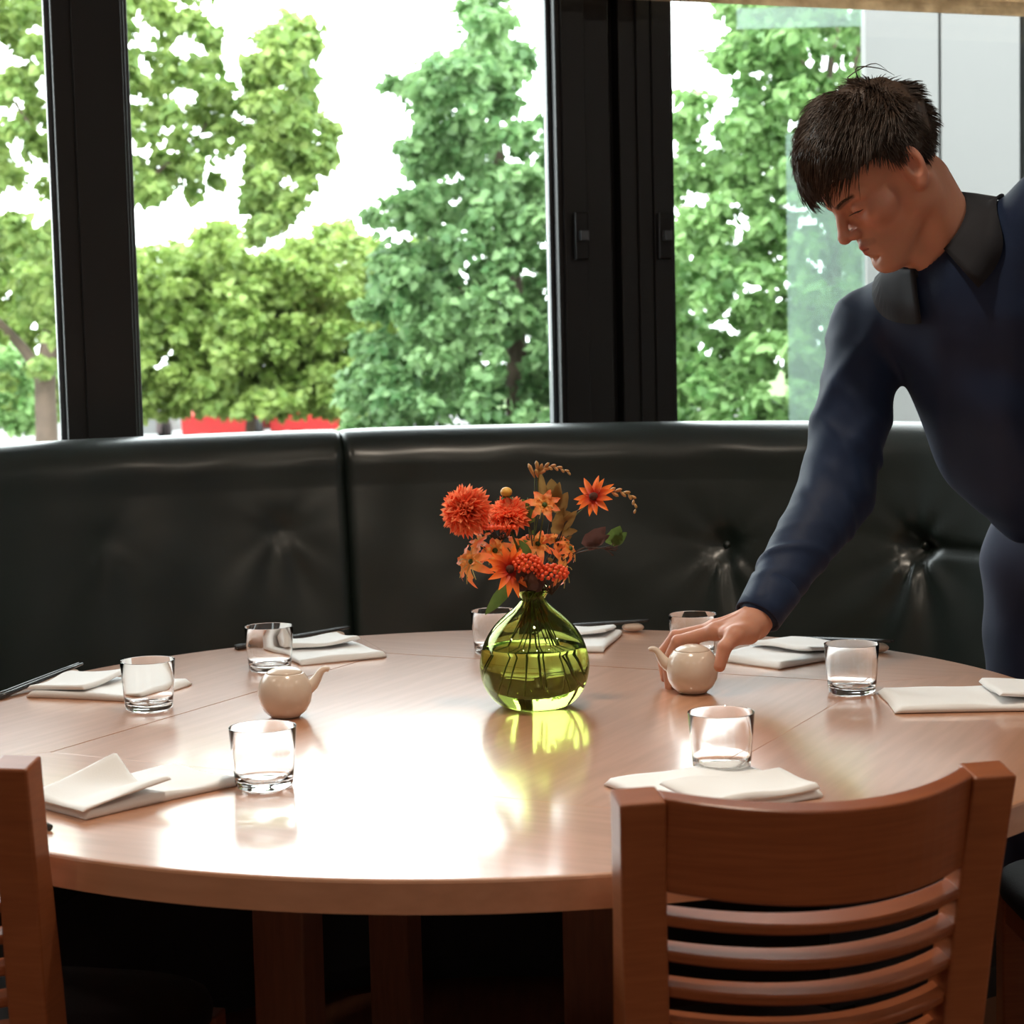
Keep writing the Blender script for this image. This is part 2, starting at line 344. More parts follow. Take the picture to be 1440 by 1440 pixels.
# left mullion
p = empty('trim_1', wp(c0, 0, ZS), kind='structure')
def wpart(name, mat, par, *a, bevel=0.003):
    v, f = wbox(*a); L = np.array(par.location); return obj(name, ([q-L for q in v], f), mat, par, smooth=False, bevel=bevel)
wpart('post', 'frame', p, c0+0.012, c1-0.012, -0.04, 0.09, ZS, ZT)
wpart('cover_strip', 'frame', p, c0+0.055, c1-0.02, -0.052, -0.04, ZS, ZT)
wpart('pale_sash_edge', 'framehi', p, c0, c0+0.012, 0.0, 0.03, ZS, ZT)
wpart('pale_sash_edge', 'framehi', p, c1-0.012, c1, -0.01, 0.03, ZS, ZT)  # paler grey imitates light reflecting off the sash edge
p = empty('trim_2', wp(m1, 0, ZS), kind='structure')
wpart('post', 'frame', p, m1-0.02, m2+0.02, 0.01, 0.10, ZS, ZT)
def window(name, t0, t1, stl=None, stv=None, latch=None, last=False):
    p = empty(name, wp((t0+t1)/2, 0, ZS), kind='structure')
    g0, g1 = t0, t1
    if stl is not None:                       # stile on the left of the pane
        wpart('stile', 'frame', p, stl[0], stl[1], -0.035, 0.06, ZS, ZT); g0 = stl[1]
        wpart('stile_strip', 'frame', p, stl[0]+0.045, stl[0]+0.085, -0.044, -0.035, ZS, ZT)
        wpart('stile_strip', 'frame', p, stl[0]+0.085, stl[1]-0.012, -0.049, -0.035, ZS, ZT)
    if stv is not None:
        wpart('stile', 'frame', p, stv[0]+0.01, stv[1], -0.035, 0.06, ZS, ZT); g1 = stv[0]
        wpart('stile_strip', 'frame', p, stv[0]+0.022, stv[0]+0.085, -0.046, -0.035, ZS, ZT)
        wpart('pale_sash_edge', 'framehi', p, stv[0], stv[0]+0.010, 0.0, 0.03, ZS, ZT)
    wpart('bottom_rail', 'frame', p, g0, g1, -0.03, 0.06, ZS, ZS+0.06)
    wpart('top_rail', 'frame', p, g0, g1, -0.03, 0.06, ZT-0.06, ZT)
    wpart('pane', 'pane', p, g0, g1, 0.018, 0.024, ZS+0.05, ZT-0.05, bevel=0)
    if latch:
        lt, zl = latch
        la = wpart('latch', 'latch', p, lt-0.018, lt+0.018, -0.064, -0.046, zl-0.058, zl+0.058)
        wpart_sub = lambda n, *a: obj(n, (lambda vf: ([q-np.array(p.location) for q in vf[0]], vf[1]))(wbox(*a)), 'framehi', la, smooth=False, bevel=0.001)
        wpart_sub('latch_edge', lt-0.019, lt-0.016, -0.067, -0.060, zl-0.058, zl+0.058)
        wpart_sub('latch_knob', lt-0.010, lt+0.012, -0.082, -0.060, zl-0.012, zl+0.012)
    return p
zl1 = float(ony(805, 334, wp(tpx(805, 334), 0, 0)[1])[2])
window('window_1', tl+0.05, c0)
window('window_2', c1, m1, stv=(m0, m1), latch=(tpx(806, 334), zl1))
window('window_3', m2, tr-0.05, stl=(m2, m3), latch=(tpx(922, 338), zl1))
# roman blind of woven laths over the right window
b0, b1 = tpx(790, 0, -0.12), tpx(790, 0, -0.12)+2.6
zb = float((CAM+ray(1115, 14)*(((WP0-0.12*WN-CAM)@WN)/(ray(1115, 14)@WN)))[2])
bl = empty('roman_blind', wp(b0, -0.12, zb), label='brown woven slatted blind drawn up at the top of the right window', cat='blind')
L = np.array(bl.location)
for k in range(16):
    z0 = zb+k*0.0125; dz = 0.0115; o = -0.15-0.012*math.sin(k*1.3)-0.012*(k % 4 == 0)
    v, f = wbox(b0+(0.13 if k == 0 else 0), b1, o, o+0.002, z0, z0+dz+0.0012)
    obj('slat', ([q-L for q in v], f), 'blind', bl, smooth=False)
v, f = wbox(b0, b1, -0.13, -0.128, zb+0.2, ZC-0.12); obj('folded_fabric', ([q-L for q in v], f), 'blind', bl, smooth=False)
v, f = wbox(b0, b1, -0.13, -0.03, ZC-0.12, ZC); obj('head_rail', ([q-L for q in v], f), 'frame', bl, smooth=False)

# ------------------------------------------------------------------ banquette
BC = np.array([-0.03, 0.22])
def pol(a, r, z): return np.array([BC[0]+r*math.cos(a), BC[1]+r*math.sin(a), z])
bq = empty('banquette', (BC[0], BC[1], 0), label='curved dark green leather banquette with button tufting behind the table', cat='bench')
BL = np.array(bq.location)
def hit_back(px, py):
    for k in np.linspace(2.5, 5, 4000):
        q = CAM+ray(px, py)*k
        if math.hypot(q[0]-BC[0], q[1]-BC[1]) > 1.215+(q[2]-0.45)*0.175 and q[1] > 0.2: return math.atan2(q[1]-BC[1], q[0]-BC[0]), q[2]
btn = [hit_back(1283, 770), hit_back(1017, 768), hit_back(395, 745), hit_back(150, 760), hit_back(720, 760)]
depth = [0.036, 0.020, 0.007, 0.004, 0.010]
prof = [(1.20, 0.38), (1.205, 0.44)]+[(1.215+(z-0.45)*0.175, z) for z in np.linspace(0.46, 0.985, 46)]
for k in range(15):
    th = PI-PI*k/14; prof.append((1.396+0.086*math.cos(th), 1.018+0.086*math.sin(th)))
prof += [(1.48, 0.9), (1.44, 0.5), (1.44, 0.06), (1.30, 0.06), (1.25, 0.37)]
def panel(a0, a1):
    n = max(8, int(abs(a1-a0)/0.009)); rows = []
    for i in range(n+1):
        a = a0+(a1-a0)*i/n; row = []
        e = min(i, n-i)/n*abs(a1-a0)*1.3; ed = 0.012*math.exp(-(e/0.0075)**2)+0.004*math.exp(-(e/0.05)**2)
        for j, (r, z) in enumerate(prof):
            d = ed
            if 2 <= j < 50:
                for (ba, bz), dp in zip(btn, depth):
                    dx = (a-ba)*1.27; dzz = z-bz; q = math.hypot(dx, dzz)
                    if q < 0.5:
                        ph = math.atan2(dx, -dzz)
                        d += dp*(math.exp(-(q/0.032)**2)+0.42*math.exp(-q/0.11))
                        if abs(ph) < 1.35: d -= dp*0.36*math.cos(ph*8.5+0.6*math.sin(q*14+ba*9))*math.exp(-q/0.21)*min(1, q/0.02)*math.exp(-(ph/0.9)**2)
                        elif abs(ph) > 1.6: d -= dp*0.13*math.cos(ph*9)*math.exp(-q/0.07)*min(1, q/0.02)
                        if dx < 0.0 and dx > -0.42 and ba < 1.0: d += dp*0.55*math.exp(-(dzz/0.009)**2)*math.exp(dx/0.22)
                d += 0.0012*math.sin(a*37+z*9)+0.001*math.sin(a*17-z*23)
            rr = r+d if j < 56 else r-d*0.5
            zz = z-(ed*0.35 if 46 < j < 66 else 0)
            row.append(pol(a, rr, zz)-BL)
        rows.append(row)
    return sweep(rows)
s1 = hit_back(488, 700)[0]
A0 = math.radians(27)
for a0, a1 in ((A0, math.radians(29.5)), (math.radians(29.5), s1), (s1, math.radians(177)), (math.radians(177), math.radians(186))):
    obj('back_panel', panel(a0, a1), 'leather', bq)
for k, (ba, bz) in enumerate(btn[:2]):
    r = 1.215+(bz-0.45)*0.175+depth[k]*1.42
    obj('button', sphere(pol(ba, r, bz)-BL, 0.010, 10, 8), 'leather', bq)
sprof = [(0.72, 0.36), (0.70, 0.38), (0.695, 0.42), (0.71, 0.455), (0.75, 0.47), (0.95, 0.478), (1.15, 0.47), (1.215, 0.45), (1.215, 0.36)]
def arcs(pr, a0, a1, st=0.02):
    n = max(4, int((a1-a0)/st)); return sweep([[pol(a0+(a1-a0)*i/n, r, z)-BL for r, z in pr] for i in range(n+1)])
for a0, a1 in ((math.radians(32), s1-0.004), (s1+0.004, math.radians(177))):
    obj('seat_cushion', arcs(sprof, a0, a1), 'leather', bq)
obj('base', arcs([(0.74, 0.06), (0.74, 0.36), (1.2, 0.36), (1.2, 0.06)], math.radians(32), math.radians(177)), 'seatfab', bq, smooth=False)
obj('plinth', arcs([(0.80, 0.0), (0.80, 0.06), (1.42, 0.06), (1.42, 0.0)], math.radians(32), math.radians(177)), 'frame', bq, smooth=False)

# ------------------------------------------------------------------ ceiling lamps of the dining room
def downlight(x, y, label, en=6.0, sp=PI):
    e = empty('ceiling_lamp', (x, y, ZC), label=label, cat='lamp', group='ceiling lamps above the dining room')
    obj('housing', lathe([(0.10, 0.0), (0.10, -0.09), (0.085, -0.09), (0.08, -0.03), (0, -0.03)], 24), 'lampbody', e)
    obj('diffuser', lathe([(0.08, -0.032), (0, -0.032)], 24), 'lampglow', e)
    l = bpy.data.lights.new('lamp_light', 'AREA'); l.shape = 'DISK'; l.size = 0.15; l.energy = en; l.color = (1, 0.86, 0.70); l.spread = sp
    lo = bpy.data.objects.new('lamp_light', l); col.objects.link(lo); lo.location = (0, 0, -0.1); lo.parent = e
for k, (x, y) in enumerate(((-1.3, -2.6), (0.4, -2.9), (1.9, -2.4), (-1.9, -0.6), (2.1, -0.6))):
    downlight(x, y, 'warm round ceiling lamp above the %s' % ['floor behind the left chair', 'middle of the room behind the table', 'floor behind the right chair', 'left end of the banquette', 'chair on the right of the table'][k])
downlight(0.10, -0.35, 'warm round ceiling lamp straight above the table', 8.0, math.radians(120))
# ================================================================== TABLE
RT_ = 0.8485; TT, TB = HT, HT-0.036
tab = empty('round_table', (0, 0, 0), label='large round pale wooden dining table with square centre panel and inlaid border', cat='table')
TA = math.radians(62.6); HS = 0.44
def rounded(vf): return vf
cp_ = obj('centre_panel', box((0, 0, (TT+TB)/2-0.0002), (2*HS-0.0012, 2*HS-0.0012, TT-TB)), 'table', tab, smooth=False, bevel=0.0008); cp_.rotation_euler = (0, 0, TA)
tip = math.acos(HS*math.sqrt(2)/RT_)
def border():
    a0, a1 = math.radians(45), math.radians(135); n = 48; g = 0.0006
    arc = [(RT_*math.cos(a0+(a1-a0)*i/n), RT_*math.sin(a0+(a1-a0)*i/n)) for i in range(n+1)]
    poly = arc+[(-HS, HS+g), (HS, HS+g)]
    prof_ = [(0, TB), (0.0, TT-0.004), (-0.0012, TT-0.0012), (-0.004, TT)]
    # top/bottom polygons with eased outer edge
    v, f = [], []
    rings = []
    for dr, z in prof_:
        ring = []
        for i in range(n+1):
            a = a0+(a1-a0)*i/n; ring.append(len(v)); v.append(((RT_+dr)*math.cos(a), (RT_+dr)*math.sin(a), z))
        rings.append(ring)
    for r0, r1 in zip(rings[:-1], rings[1:]):
        for i in range(n): f.append((r0[i+1], r0[i], r1[i], r1[i+1]))
    lb, rb = len(v), len(v)+1; v += [(-HS, HS+g, TB), (HS, HS+g, TB)]; ltp, rtp = len(v), len(v)+1; v += [(-HS, HS+g, TT), (HS, HS+g, TT)]
    f.append(tuple(rings[-1])+(ltp, rtp)); f.append(tuple(reversed(rings[0]))+(rb, lb))
    f.append((lb, rb, rtp, ltp))
    f.append((rb,)+tuple(r[0] for r in rings)+(rtp,)); f.append((ltp,)+tuple(r[-1] for r in reversed(rings))+(lb,))
    return v, f
bv = border()
for k in range(4):
    o = obj('border_board', bv, 'table2' if False else 'table', tab, smooth=False); o.rotation_euler = (0, 0, TA+k*PI/2)
obj('apron_ring', lathe([(RT_-0.03, TB-0.0), (RT_-0.03, TB-0.006), (RT_-0.2, TB-0.006), (RT_-0.2, TB)], 96, closed=True), 'edge', tab, smooth=False)
lg = [(-0.253, -0.39), (0.13, -0.50), (-0.166, 0.29), (0.217, 0.18)]
for x, y in lg:
    obj('leg', box((x, y, TB/2), (0.068, 0.068, TB), rz(math.radians(-16))), 'leg', tab, smooth=False, bevel=0.003)
for i, j in ((0, 1), (2, 3)): obj('cross_rail', box(((lg[i][0]+lg[j][0])/2, (lg[i][1]+lg[j][1])/2, TB-0.045), (0.36, 0.03, 0.07), rz(math.radians(-16))), 'leg', tab, smooth=False)

# ================================================================== CHAIRS
def chair(name, top_right, rot, label, W=0.174, group='wooden slat back chairs'):
    """local frame: sitter faces +y, back posts at y=0, x across; seen from behind the right post is at +x"""
    RK = 0.085; H = 0.86
    c, s = math.cos(rot), math.sin(rot)
    base = (top_right[0]-(W*c+RK*s), top_right[1]-(W*s-RK*c), 0)
    e = empty(name, base, rot, label=label, cat='chair', group=group)
    def postx(z): return W-0.020*(H-z)/0.4 if z > 0.44 else W-0.020
    def posty(z): return -RK*((z-0.40)/0.46) if z > 0.40 else -0.05*((0.40-z)/0.40)
    for sgn in (-1, 1):
        rows = []
        for z in (0.0, 0.2, 0.40, 0.48, 0.6, 0.74, H):
            x, y = sgn*postx(z), posty(z); wx, wy = 0.022, 0.016+(0.008 if z < 0.7 else 0.002)
            dz = (0.008 if z == H else 0)
            rows.append([(x-wx, y-wy, z-dz), (x+wx, y-wy, z-dz), (x+wx, y+wy, z), (x-wx, y+wy, z)])
        obj('back_post', sweep(rows), 'chair', e, smooth=False, bevel=0.003)
    def rail(z0, z1, th, sag, dip, nm, mat, lean=0.0):
        rows = []
        n = 22
        for i in range(n+1):
            t = -1+2*i/n; zm = (z0+z1)/2; x = t*(postx(zm)-0.018); y = posty(zm)-sag*(1-t*t); dd = dip*(1-t*t)
            h = th/2
            yl = -RK/0.46*(z1-z0)/2
            rows.append([(x, y-h-yl, z0-dd), (x, y-h+yl, z1-dd-0.004), (x, y+h+yl, z1-dd), (x, y+h-yl, z0-dd)])
        obj(nm, sweep(rows), mat, e, smooth=False, bevel=0.0025)
    rail(H-0.098, H-0.002, 0.024, 0.070, 0.006, 'top_rail', 'chairx')
    for k in range(6):
        z1 = H-0.117-k*0.0362; rail(z1-0.0150, z1, 0.030, 0.056-0.002*k, 0.004, 'slat', 'chairx')
    rail(0.47, 0.52, 0.02, 0.03, 0.0, 'lower_rail', 'chairx')
    # seat and frame
    SW, SD = 0.205, 0.42
    pts = []
    for i in range(32):
        a = 2*PI*i/32; ca, sa = math.cos(a), math.sin(a)
        pts.append((math.copysign(abs(ca)**0.5, ca)*SW*(1.0 if sa < 0 else 1.06), 0.215+math.copysign(abs(sa)**0.55, sa)*SD/2))
    rows = [[(x*k, 0.215+(y-0.215)*k, z) for x, y in pts] for k, z in ((0.96, 0.425), (1.0, 0.43), (1.01, 0.445), (0.99, 0.458), (0.93, 0.466), (0.7, 0.472), (0.3, 0.474))]
    obj('seat', sweep(rows), 'seatfab', e)
    for sx in (-1, 1):
        obj('front_leg', box((sx*0.185, 0.38, 0.2125), (0.04, 0.04, 0.425)), 'chair', e, smooth=False, bevel=0.003)
        obj('side_rail', box((sx*0.185, 0.19, 0.395), (0.024, 0.37, 0.055)), 'chair', e, smooth=False, bevel=0.002)
    for y in (0.005, 0.385): obj('cross_rail', box((0, y, 0.395), (0.35, 0.022, 0.055)), 'chair', e, smooth=False, bevel=0.002)
    return e
q0 = onz(898, 1112, 0.86); q1 = onz(1389, 1075, 0.86)
chair('dining_chair', q1, math.atan2(q1[1]-q0[1], q1[0]-q0[0]), 'wooden slat back chair in front of the table, seen from behind at the right')
q2 = onz(20, 1066, 0.86)
chair('dining_chair', (q2[0], q2[1]), math.radians(-12), 'wooden slat back chair cut off by the left edge of the photo')
def right_chair():
    rot = math.radians(92); W = 0.174
    c, s = math.cos(rot), math.sin(rot); cx, cy = 1.175, -0.02
    tr_ = (cx+W*c+0.10*s, cy+W*s-0.10*c)
    chair('dining_chair', tr_, rot, 'wooden chair with black seat on the right of the table beside the man')
right_chair()

# ================================================================== TABLE SETTING
def gmesh():
    pr = [(0, 0.0015), (0.026, 0.0015), (0.0315, 0.0), (0.0345, 0.002), (0.0358, 0.006), (0.0372, 0.02), (0.0392, 0.045), (0.0414, 0.0742), (0.0413, 0.0748), (0.0407, 0.0749), (0.0404, 0.0742), (0.0382, 0.045), (0.0362, 0.022), (0.0347, 0.0125), (0.030, 0.0095), (0.015, 0.0082), (0, 0.008)]
    return lathe(pr, 56)
g0 = obj('drinking_glass', gmesh(), 'glass')
def dup(o, loc, rot=0.0, parent=None):
    c = o.copy(); col.objects.link(c); c.location = loc; c.rotation_euler = (0, 0, rot); c.parent = parent; return c
GL = [((372, 1106), 'front-left on the table, beside the spread napkin'), ((210, 997), 'farthest left, standing by the left napkin'), ((380, 942), 'at the back left, behind the left teapot'), ((1015, 1085), 'at the front right, nearest the chair back'), ((1198, 974), 'farthest right, between two folded napkins'), ((696, 918), 'half hidden behind the green vase'), ((975, 925), "at the back, behind the man's hand")]
for k, ((px, py), d) in enumerate(GL):
    q = onz(px, py)
    o = g0 if k == 0 else dup(g0, (0, 0, 0)); o.location = (q[0], q[1], HT+0.0003)
    props(o, 'empty clear tumbler '+d, 'glass', 'clear tumblers on the table')
# napkins ------------------------------------------------------------
def napkin_meshes(L, W, flap, seed, kind=0):
    r = random.Random(seed); a, b, c_ = r.uniform(0, 6), r.uniform(0, 6), r.uniform(0, 6)
    nx, ny = 26, 16
    def hgt(x, y): return 0.0012*math.sin(x*38+a)*math.sin(y*30+b)+0.0010*math.sin((x+y)*55+c_)
    def slab(x0, x1, y0, y1, z0, th, lift=lambda u, v: 0, rx=0.006):
        rows = []
        nn = 28
        for i in range(nx+1):
            u = i/nx; x = x0+(x1-x0)*u
            e = min(1.0, math.sqrt(max(0.0, 1-(1-min(u, 1-u)*(x1-x0)/rx)**2))) if min(u, 1-u)*(x1-x0) < rx else 1.0
            t = th*(0.35+0.65*e); row = []
            for j in range(ny+1):
                v = j/ny; y = y0+(y1-y0)*v+0.004*math.sin(u*5+a)*(v-0.5); row.append((x+0.004*math.sin(v*4+b)*(u-0.5), y, z0+lift(u, v)+t+hgt(x, y)*0.9))
            for (dy, fz) in ((0.004, 0.75), (0.005, 0.45), (0.0035, 0.15)): row.append((row[ny][0], row[ny][1]+dy, z0+lift(u, 1)+t*fz))
            for j in range(ny, -1, -1):
                q = row[j]; row.append((q[0], q[1], z0+lift(u, j/ny)))
            for (dy, fz) in ((-0.002, 0.3), (-0.002, 0.7)): row.append((row[0][0], row[0][1]+dy, z0+lift(u, 0)+t*fz))
            rows.append(row)
        return sweep(rows)
    base = slab(-L/2, L/2, -W/2, W/2, 0.0, 0.0105)
    if kind == 0:     # flap folded back over the outer end
        fl = slab(-L/2-0.002, -L/2+L*flap, -W/2+0.006, W/2-0.012, 0.0112, 0.007, lambda u, v: 0.010*max(0, u-0.2)*(0.4+0.6*v)+0.002*math.sin(v*6+a))
    else:             # loosely opened corner standing up
        fl = slab(-L/2-0.006, -L/2+L*flap, -W/2-0.004, W/2-0.02, 0.0112, 0.004, lambda u, v: 0.026*u*abs(v-0.45)*1.9*(1 if v > 0.45 else 0.7)+0.004*math.sin(v*7)*u)
    return base, fl
NP = [(onz(190, 1117), 46, 0.225, 0.125, 0.52, 1, 'white napkin spread at the front left with its corner folded up', 0.0),
      (np.array([-0.612, 0.268]), -18, 0.21, 0.145, 0.50, 0, 'folded white napkin farthest left beside the long chopsticks', 0),
      (np.array([-0.302, 0.598]), -64, 0.205, 0.150, 0.55, 0, 'folded white napkin at the back left partly behind a tumbler', 0),
      (np.array([0.142, 0.655]), -102, 0.205, 0.145, 0.5, 0, 'folded white napkin at the back partly hidden by the green vase', 0),
      (np.array([0.497, 0.448]), -139, 0.205, 0.150, 0.55, 0, "folded white napkin at the back right beyond the man's hand", 0),
      (np.array([0.712, 0.010]), 178, 0.26, 0.150, 0.42, 0, 'folded white napkin at the right edge of the photo', 0),
      (np.array([0.272, -0.505]), 118, 0.19, 0.175, 0.45, 0, 'folded white napkin at the front right, half behind the chair back', 0)]
for k, (c, ang, L, W, fl, kd, lab, _) in enumerate(NP):
    e = empty('napkin', (c[0], c[1], HT+0.0003), math.radians(ang), label=lab, cat='napkin', group='white linen napkins on the table')
    bm, fm = napkin_meshes(L, W, fl, 11+k, kd)
    obj('folded_base', bm, 'napkin', e); obj('folded_flap', fm, 'napkin', e)
# chopsticks and rests -------------------------------------------------
ST = [(157, 0.802, 'at the far left of the table'), (117.5, 0.812, 'at the back left, behind the folded napkin'), (77.5, 0.815, 'at the back, right of the vase'), (42, 0.812, 'at the back right beyond the tumbler'), (-136, 0.785, 'by the spread napkin at the front left'), (-66, 0.722, 'hidden behind the front right chair back')]
chop_me = rest_me = None
for k, (ang, r, where) in enumerate(ST):
    a = math.radians(ang); t = np.array([math.sin(a), -math.cos(a)]); n = np.array([math.cos(a), math.sin(a)])  # t = clockwise tangent
    mid = n*r
    rc = mid+t*0.088
    v, f = sphere((0, 0, 0.0085), (0.021, 0.013, 0.0085), 16, 10)
    ro = obj('chopstick_rest', (v, f), 'rest'); ro.location = (rc[0], rc[1], HT+0.0003); ro.rotation_euler = (0, 0, a+PI/2)
    props(ro, 'small pebble shaped chopstick rest '+where, 'chopstick rest', 'chopstick rests')
    for j, dn in enumerate((-0.006, 0.005)):
        p0 = mid-t*0.105+n*dn; p1 = mid+t*0.118+n*dn*0.7
        P = [np.array([*(p0+(p1-p0)*u), HT+0.0042+u*0.0175]) for u in np.linspace(0, 1, 8)]
        o = obj('chopstick', tube(P, [0.0041, 0.004, 0.0036, 0.003, 0.0022], 10), 'chop', smooth=True)
        props(o, ('inner dark chopstick ', 'outer dark chopstick ')[j]+where, 'chopstick', 'pair of chopsticks '+where)
# teapots ----------------------------------------------------------------
def teapot(px, py, spout_ang, label):
    q = onz(px, py); e = empty('teapot', (q[0], q[1], HT+0.0003), spout_ang, label=label, cat='teapot', group='small round teapots')
    pr = [(0, 0.002), (0.017, 0.002), (0.019, 0.0), (0.0225, 0.0015), (0.031, 0.009), (0.0375, 0.021), (0.0397, 0.034), (0.0385, 0.047), (0.0345, 0.057), (0.0285, 0.0645), (0.0270, 0.0655), (0.0262, 0.0645), (0.030, 0.056), (0.034, 0.046), (0.0355, 0.034), (0.033, 0.02), (0.02, 0.006), (0, 0.005)]
    obj('body', lathe(pr, 48), 'ceramic', e)
    obj('lid', lathe([(0, 0.0745), (0.010, 0.0738), (0.019, 0.0712), (0.0245, 0.0680), (0.0264, 0.0662), (0.0262, 0.0652), (0.02, 0.064), (0, 0.064)], 40), 'ceramic', e)
    P = spline([(0.031, 0, 0.040), (0.041, 0, 0.046), (0.048, 0, 0.0555), (0.054, 0, 0.0645), (0.061, 0, 0.0675), (0.0655, 0, 0.0655)], 16)
    obj('spout', tube(P, [0.0115, 0.0095, 0.0075, 0.0058, 0.0048, 0.0042, 0.0034], 14), 'ceramic', e)
    return e
teapot(402, 1008, math.radians(12), 'round cream teapot standing alone on the left, spout to the right')
POT = teapot(974, 974, math.radians(172), "round cream teapot under the man's hand, spout to the left")
# vase ---------------------------------------------------------------------
VQ = onz(753, 993); VX, VY, VZ = VQ[0], VQ[1], HT+0.0003
ve = empty('vase', (VX, VY, VZ), label='round green glass vase with narrow neck, half full of water, on the table', cat='vase')
outer = [(0.040, 0.0), (0.050, 0.0025), (0.062, 0.011), (0.0755, 0.031), (0.0815, 0.055), (0.0805, 0.074), (0.074, 0.097), (0.061, 0.119), (0.044, 0.136), (0.029, 0.148), (0.0205, 0.157), (0.0192, 0.163), (0.022, 0.169), (0.0285, 0.1765)]
oz = spline([(r, 0, z) for r, z in outer], 46)
out_ = [(p[0], p[2]) for p in oz]
def inset(pr, d):
    P = np.array(pr); T = np.gradient(P, axis=0); T /= np.linalg.norm(T, axis=1)[:, None]
    return [(max(p[0]-t[1]*d, 0.001), p[1]+t[0]*d) for p, t in zip(P, T)]
inn = inset(out_, 0.0024)
obj('glass_body', lathe([(0, 0.003), (0.03, 0.002)]+out_+[(0.0277, 0.1785), (0.0265, 0.1772)]+inn[::-1][1:]+[(0.02, 0.006), (0, 0.0062)], 72), 'vase', ve)
WL = 0.090
wat = [p for p in inset(out_, 0.00215) if p[1] < WL]
obj('water', lathe([(0, 0.0058), (0.02, 0.0056)]+wat+[(wat[-1][0]+(-0.0012), WL), (wat[-1][0]-0.004, WL-0.0004), (0, WL-0.0005)], 72), 'water', ve)
# ================================================================== OUTSIDE
ZG = -0.70
obj('ground', ([(-140, wp(0, 0, 0)[1]-14, ZG), (140, wp(0, 0, 0)[1]-14, ZG), (140, 190, ZG), (-140, 190, ZG)], [(0, 1, 2, 3)]), 'ground', smooth=False, kind='structure')
obj('lawn', prism([(-140, 62), (140, 62), (140, 170), (-140, 170)], ZG, ZG+0.12), 'grass', smooth=False, kind='structure')
def inpoly(x, y, poly):
    n = len(poly); r = False; j = n-1
    for i in range(n):
        xi, yi = poly[i]; xj, yj = poly[j]
        if (yi > y) != (yj > y) and x < (xj-xi)*(y-yi)/(yj-yi)+xi: r = not r
        j = i
    return r
LEAF = np.array([(0, 0, 0), (0.42, 0.22, 0.05), (0.30, 0.62, 0.0), (0.0, 1.0, -0.12), (-0.30, 0.62, 0.0), (-0.42, 0.22, 0.05)])
def leaf_cloud(C, R, N, size, squash=0.75):
    """C clump centres (m,3), R radii, N leaves per clump -> one mesh of folded leaves"""
    m = len(C); idx = np.repeat(np.arange(m), N); n = len(idx)
    d = rng.normal(size=(n, 3)); d /= np.linalg.norm(d, axis=1)[:, None]
    rad = R[idx]*(rng.random(n)**0.45)
    P = C[idx]+d*rad[:, None]*np.array([1, 1, squash])
    nor = d*0.7+rng.normal(size=(n, 3))*0.5+np.array([0, 0, 0.55]); nor /= np.linalg.norm(nor, axis=1)[:, None]
    t = np.cross(nor, rng.normal(size=(n, 3))); t[:, 2] -= 0.35; t -= nor*(t*nor).sum(1)[:, None]; t /= np.linalg.norm(t, axis=1)[:, None]
    b = np.cross(nor, t); s = size*(0.65+0.7*rng.random(n))
    V = P[:, None, :]+s[:, None, None]*(LEAF[None, :, 0:1]*b[:, None]+LEAF[None, :, 1:2]*t[:, None]+LEAF[None, :, 2:3]*nor[:, None])
    base = (np.arange(n)*6)[:, None]
    Fq = np.concatenate([base+np.array([0, 1, 2, 3]), base+np.array([0, 3, 4, 5])])
    return V.reshape(-1, 3), Fq
def tree(name, label, polys, dist, nclump, nleaf, rpx, leaf, mat, trunk, branches, depth_r, group='trees outside the windows'):
    """polys: crown outlines as seen from the room, filled in depth by +-depth_r metres around the trunk's distance"""
    C, R = [], []
    for poly, wgt in polys:
        xs = [p[0] for p in poly]; ys = [p[1] for p in poly]; cx, hw = (min(xs)+max(xs))/2, (max(xs)-min(xs))/2
        k = 0; want = int(nclump*wgt)
        while k < want:
            x, y = random.uniform(min(xs), max(xs)), random.uniform(min(ys), max(ys))
            if not inpoly(x, y, poly): continue
            thick = depth_r*math.sqrt(max(0.12, 1-((x-cx)/hw)**2))
            dd = dist+random.uniform(-1, 1)*thick
            C.append(atd(x, y, dd)); R.append(rpx*random.uniform(0.6, 1.25)*dist/F); k += 1
    C = np.array(C); R = np.array(R)
    tp = [atd(x, y, dist+o) for x, y, r, o in trunk]
    e = empty(name, (tp[0][0], tp[0][1], ZG), label=label, cat='tree', group=group); L = np.array(e.location)
    tp[0] = np.array([tp[0][0], tp[0][1], ZG])
    obj('trunk', tube(spline(tp, 14)-L, [r*dist/F for _, _, r, _ in trunk], 12), 'bark', e)
    for br in branches:
        q = [atd(x, y, dist-o*0.5) for x, y, r, o in br]
        obj('branch', tube(spline(q, 12)-L, [r*dist/F for _, _, r, _ in br], 8), 'bark', e)
    V, Fq = leaf_cloud(C, R, nleaf, leaf); 
    obj('foliage', (V-L, Fq), mat, e, smooth=False, kind='stuff')
    return e
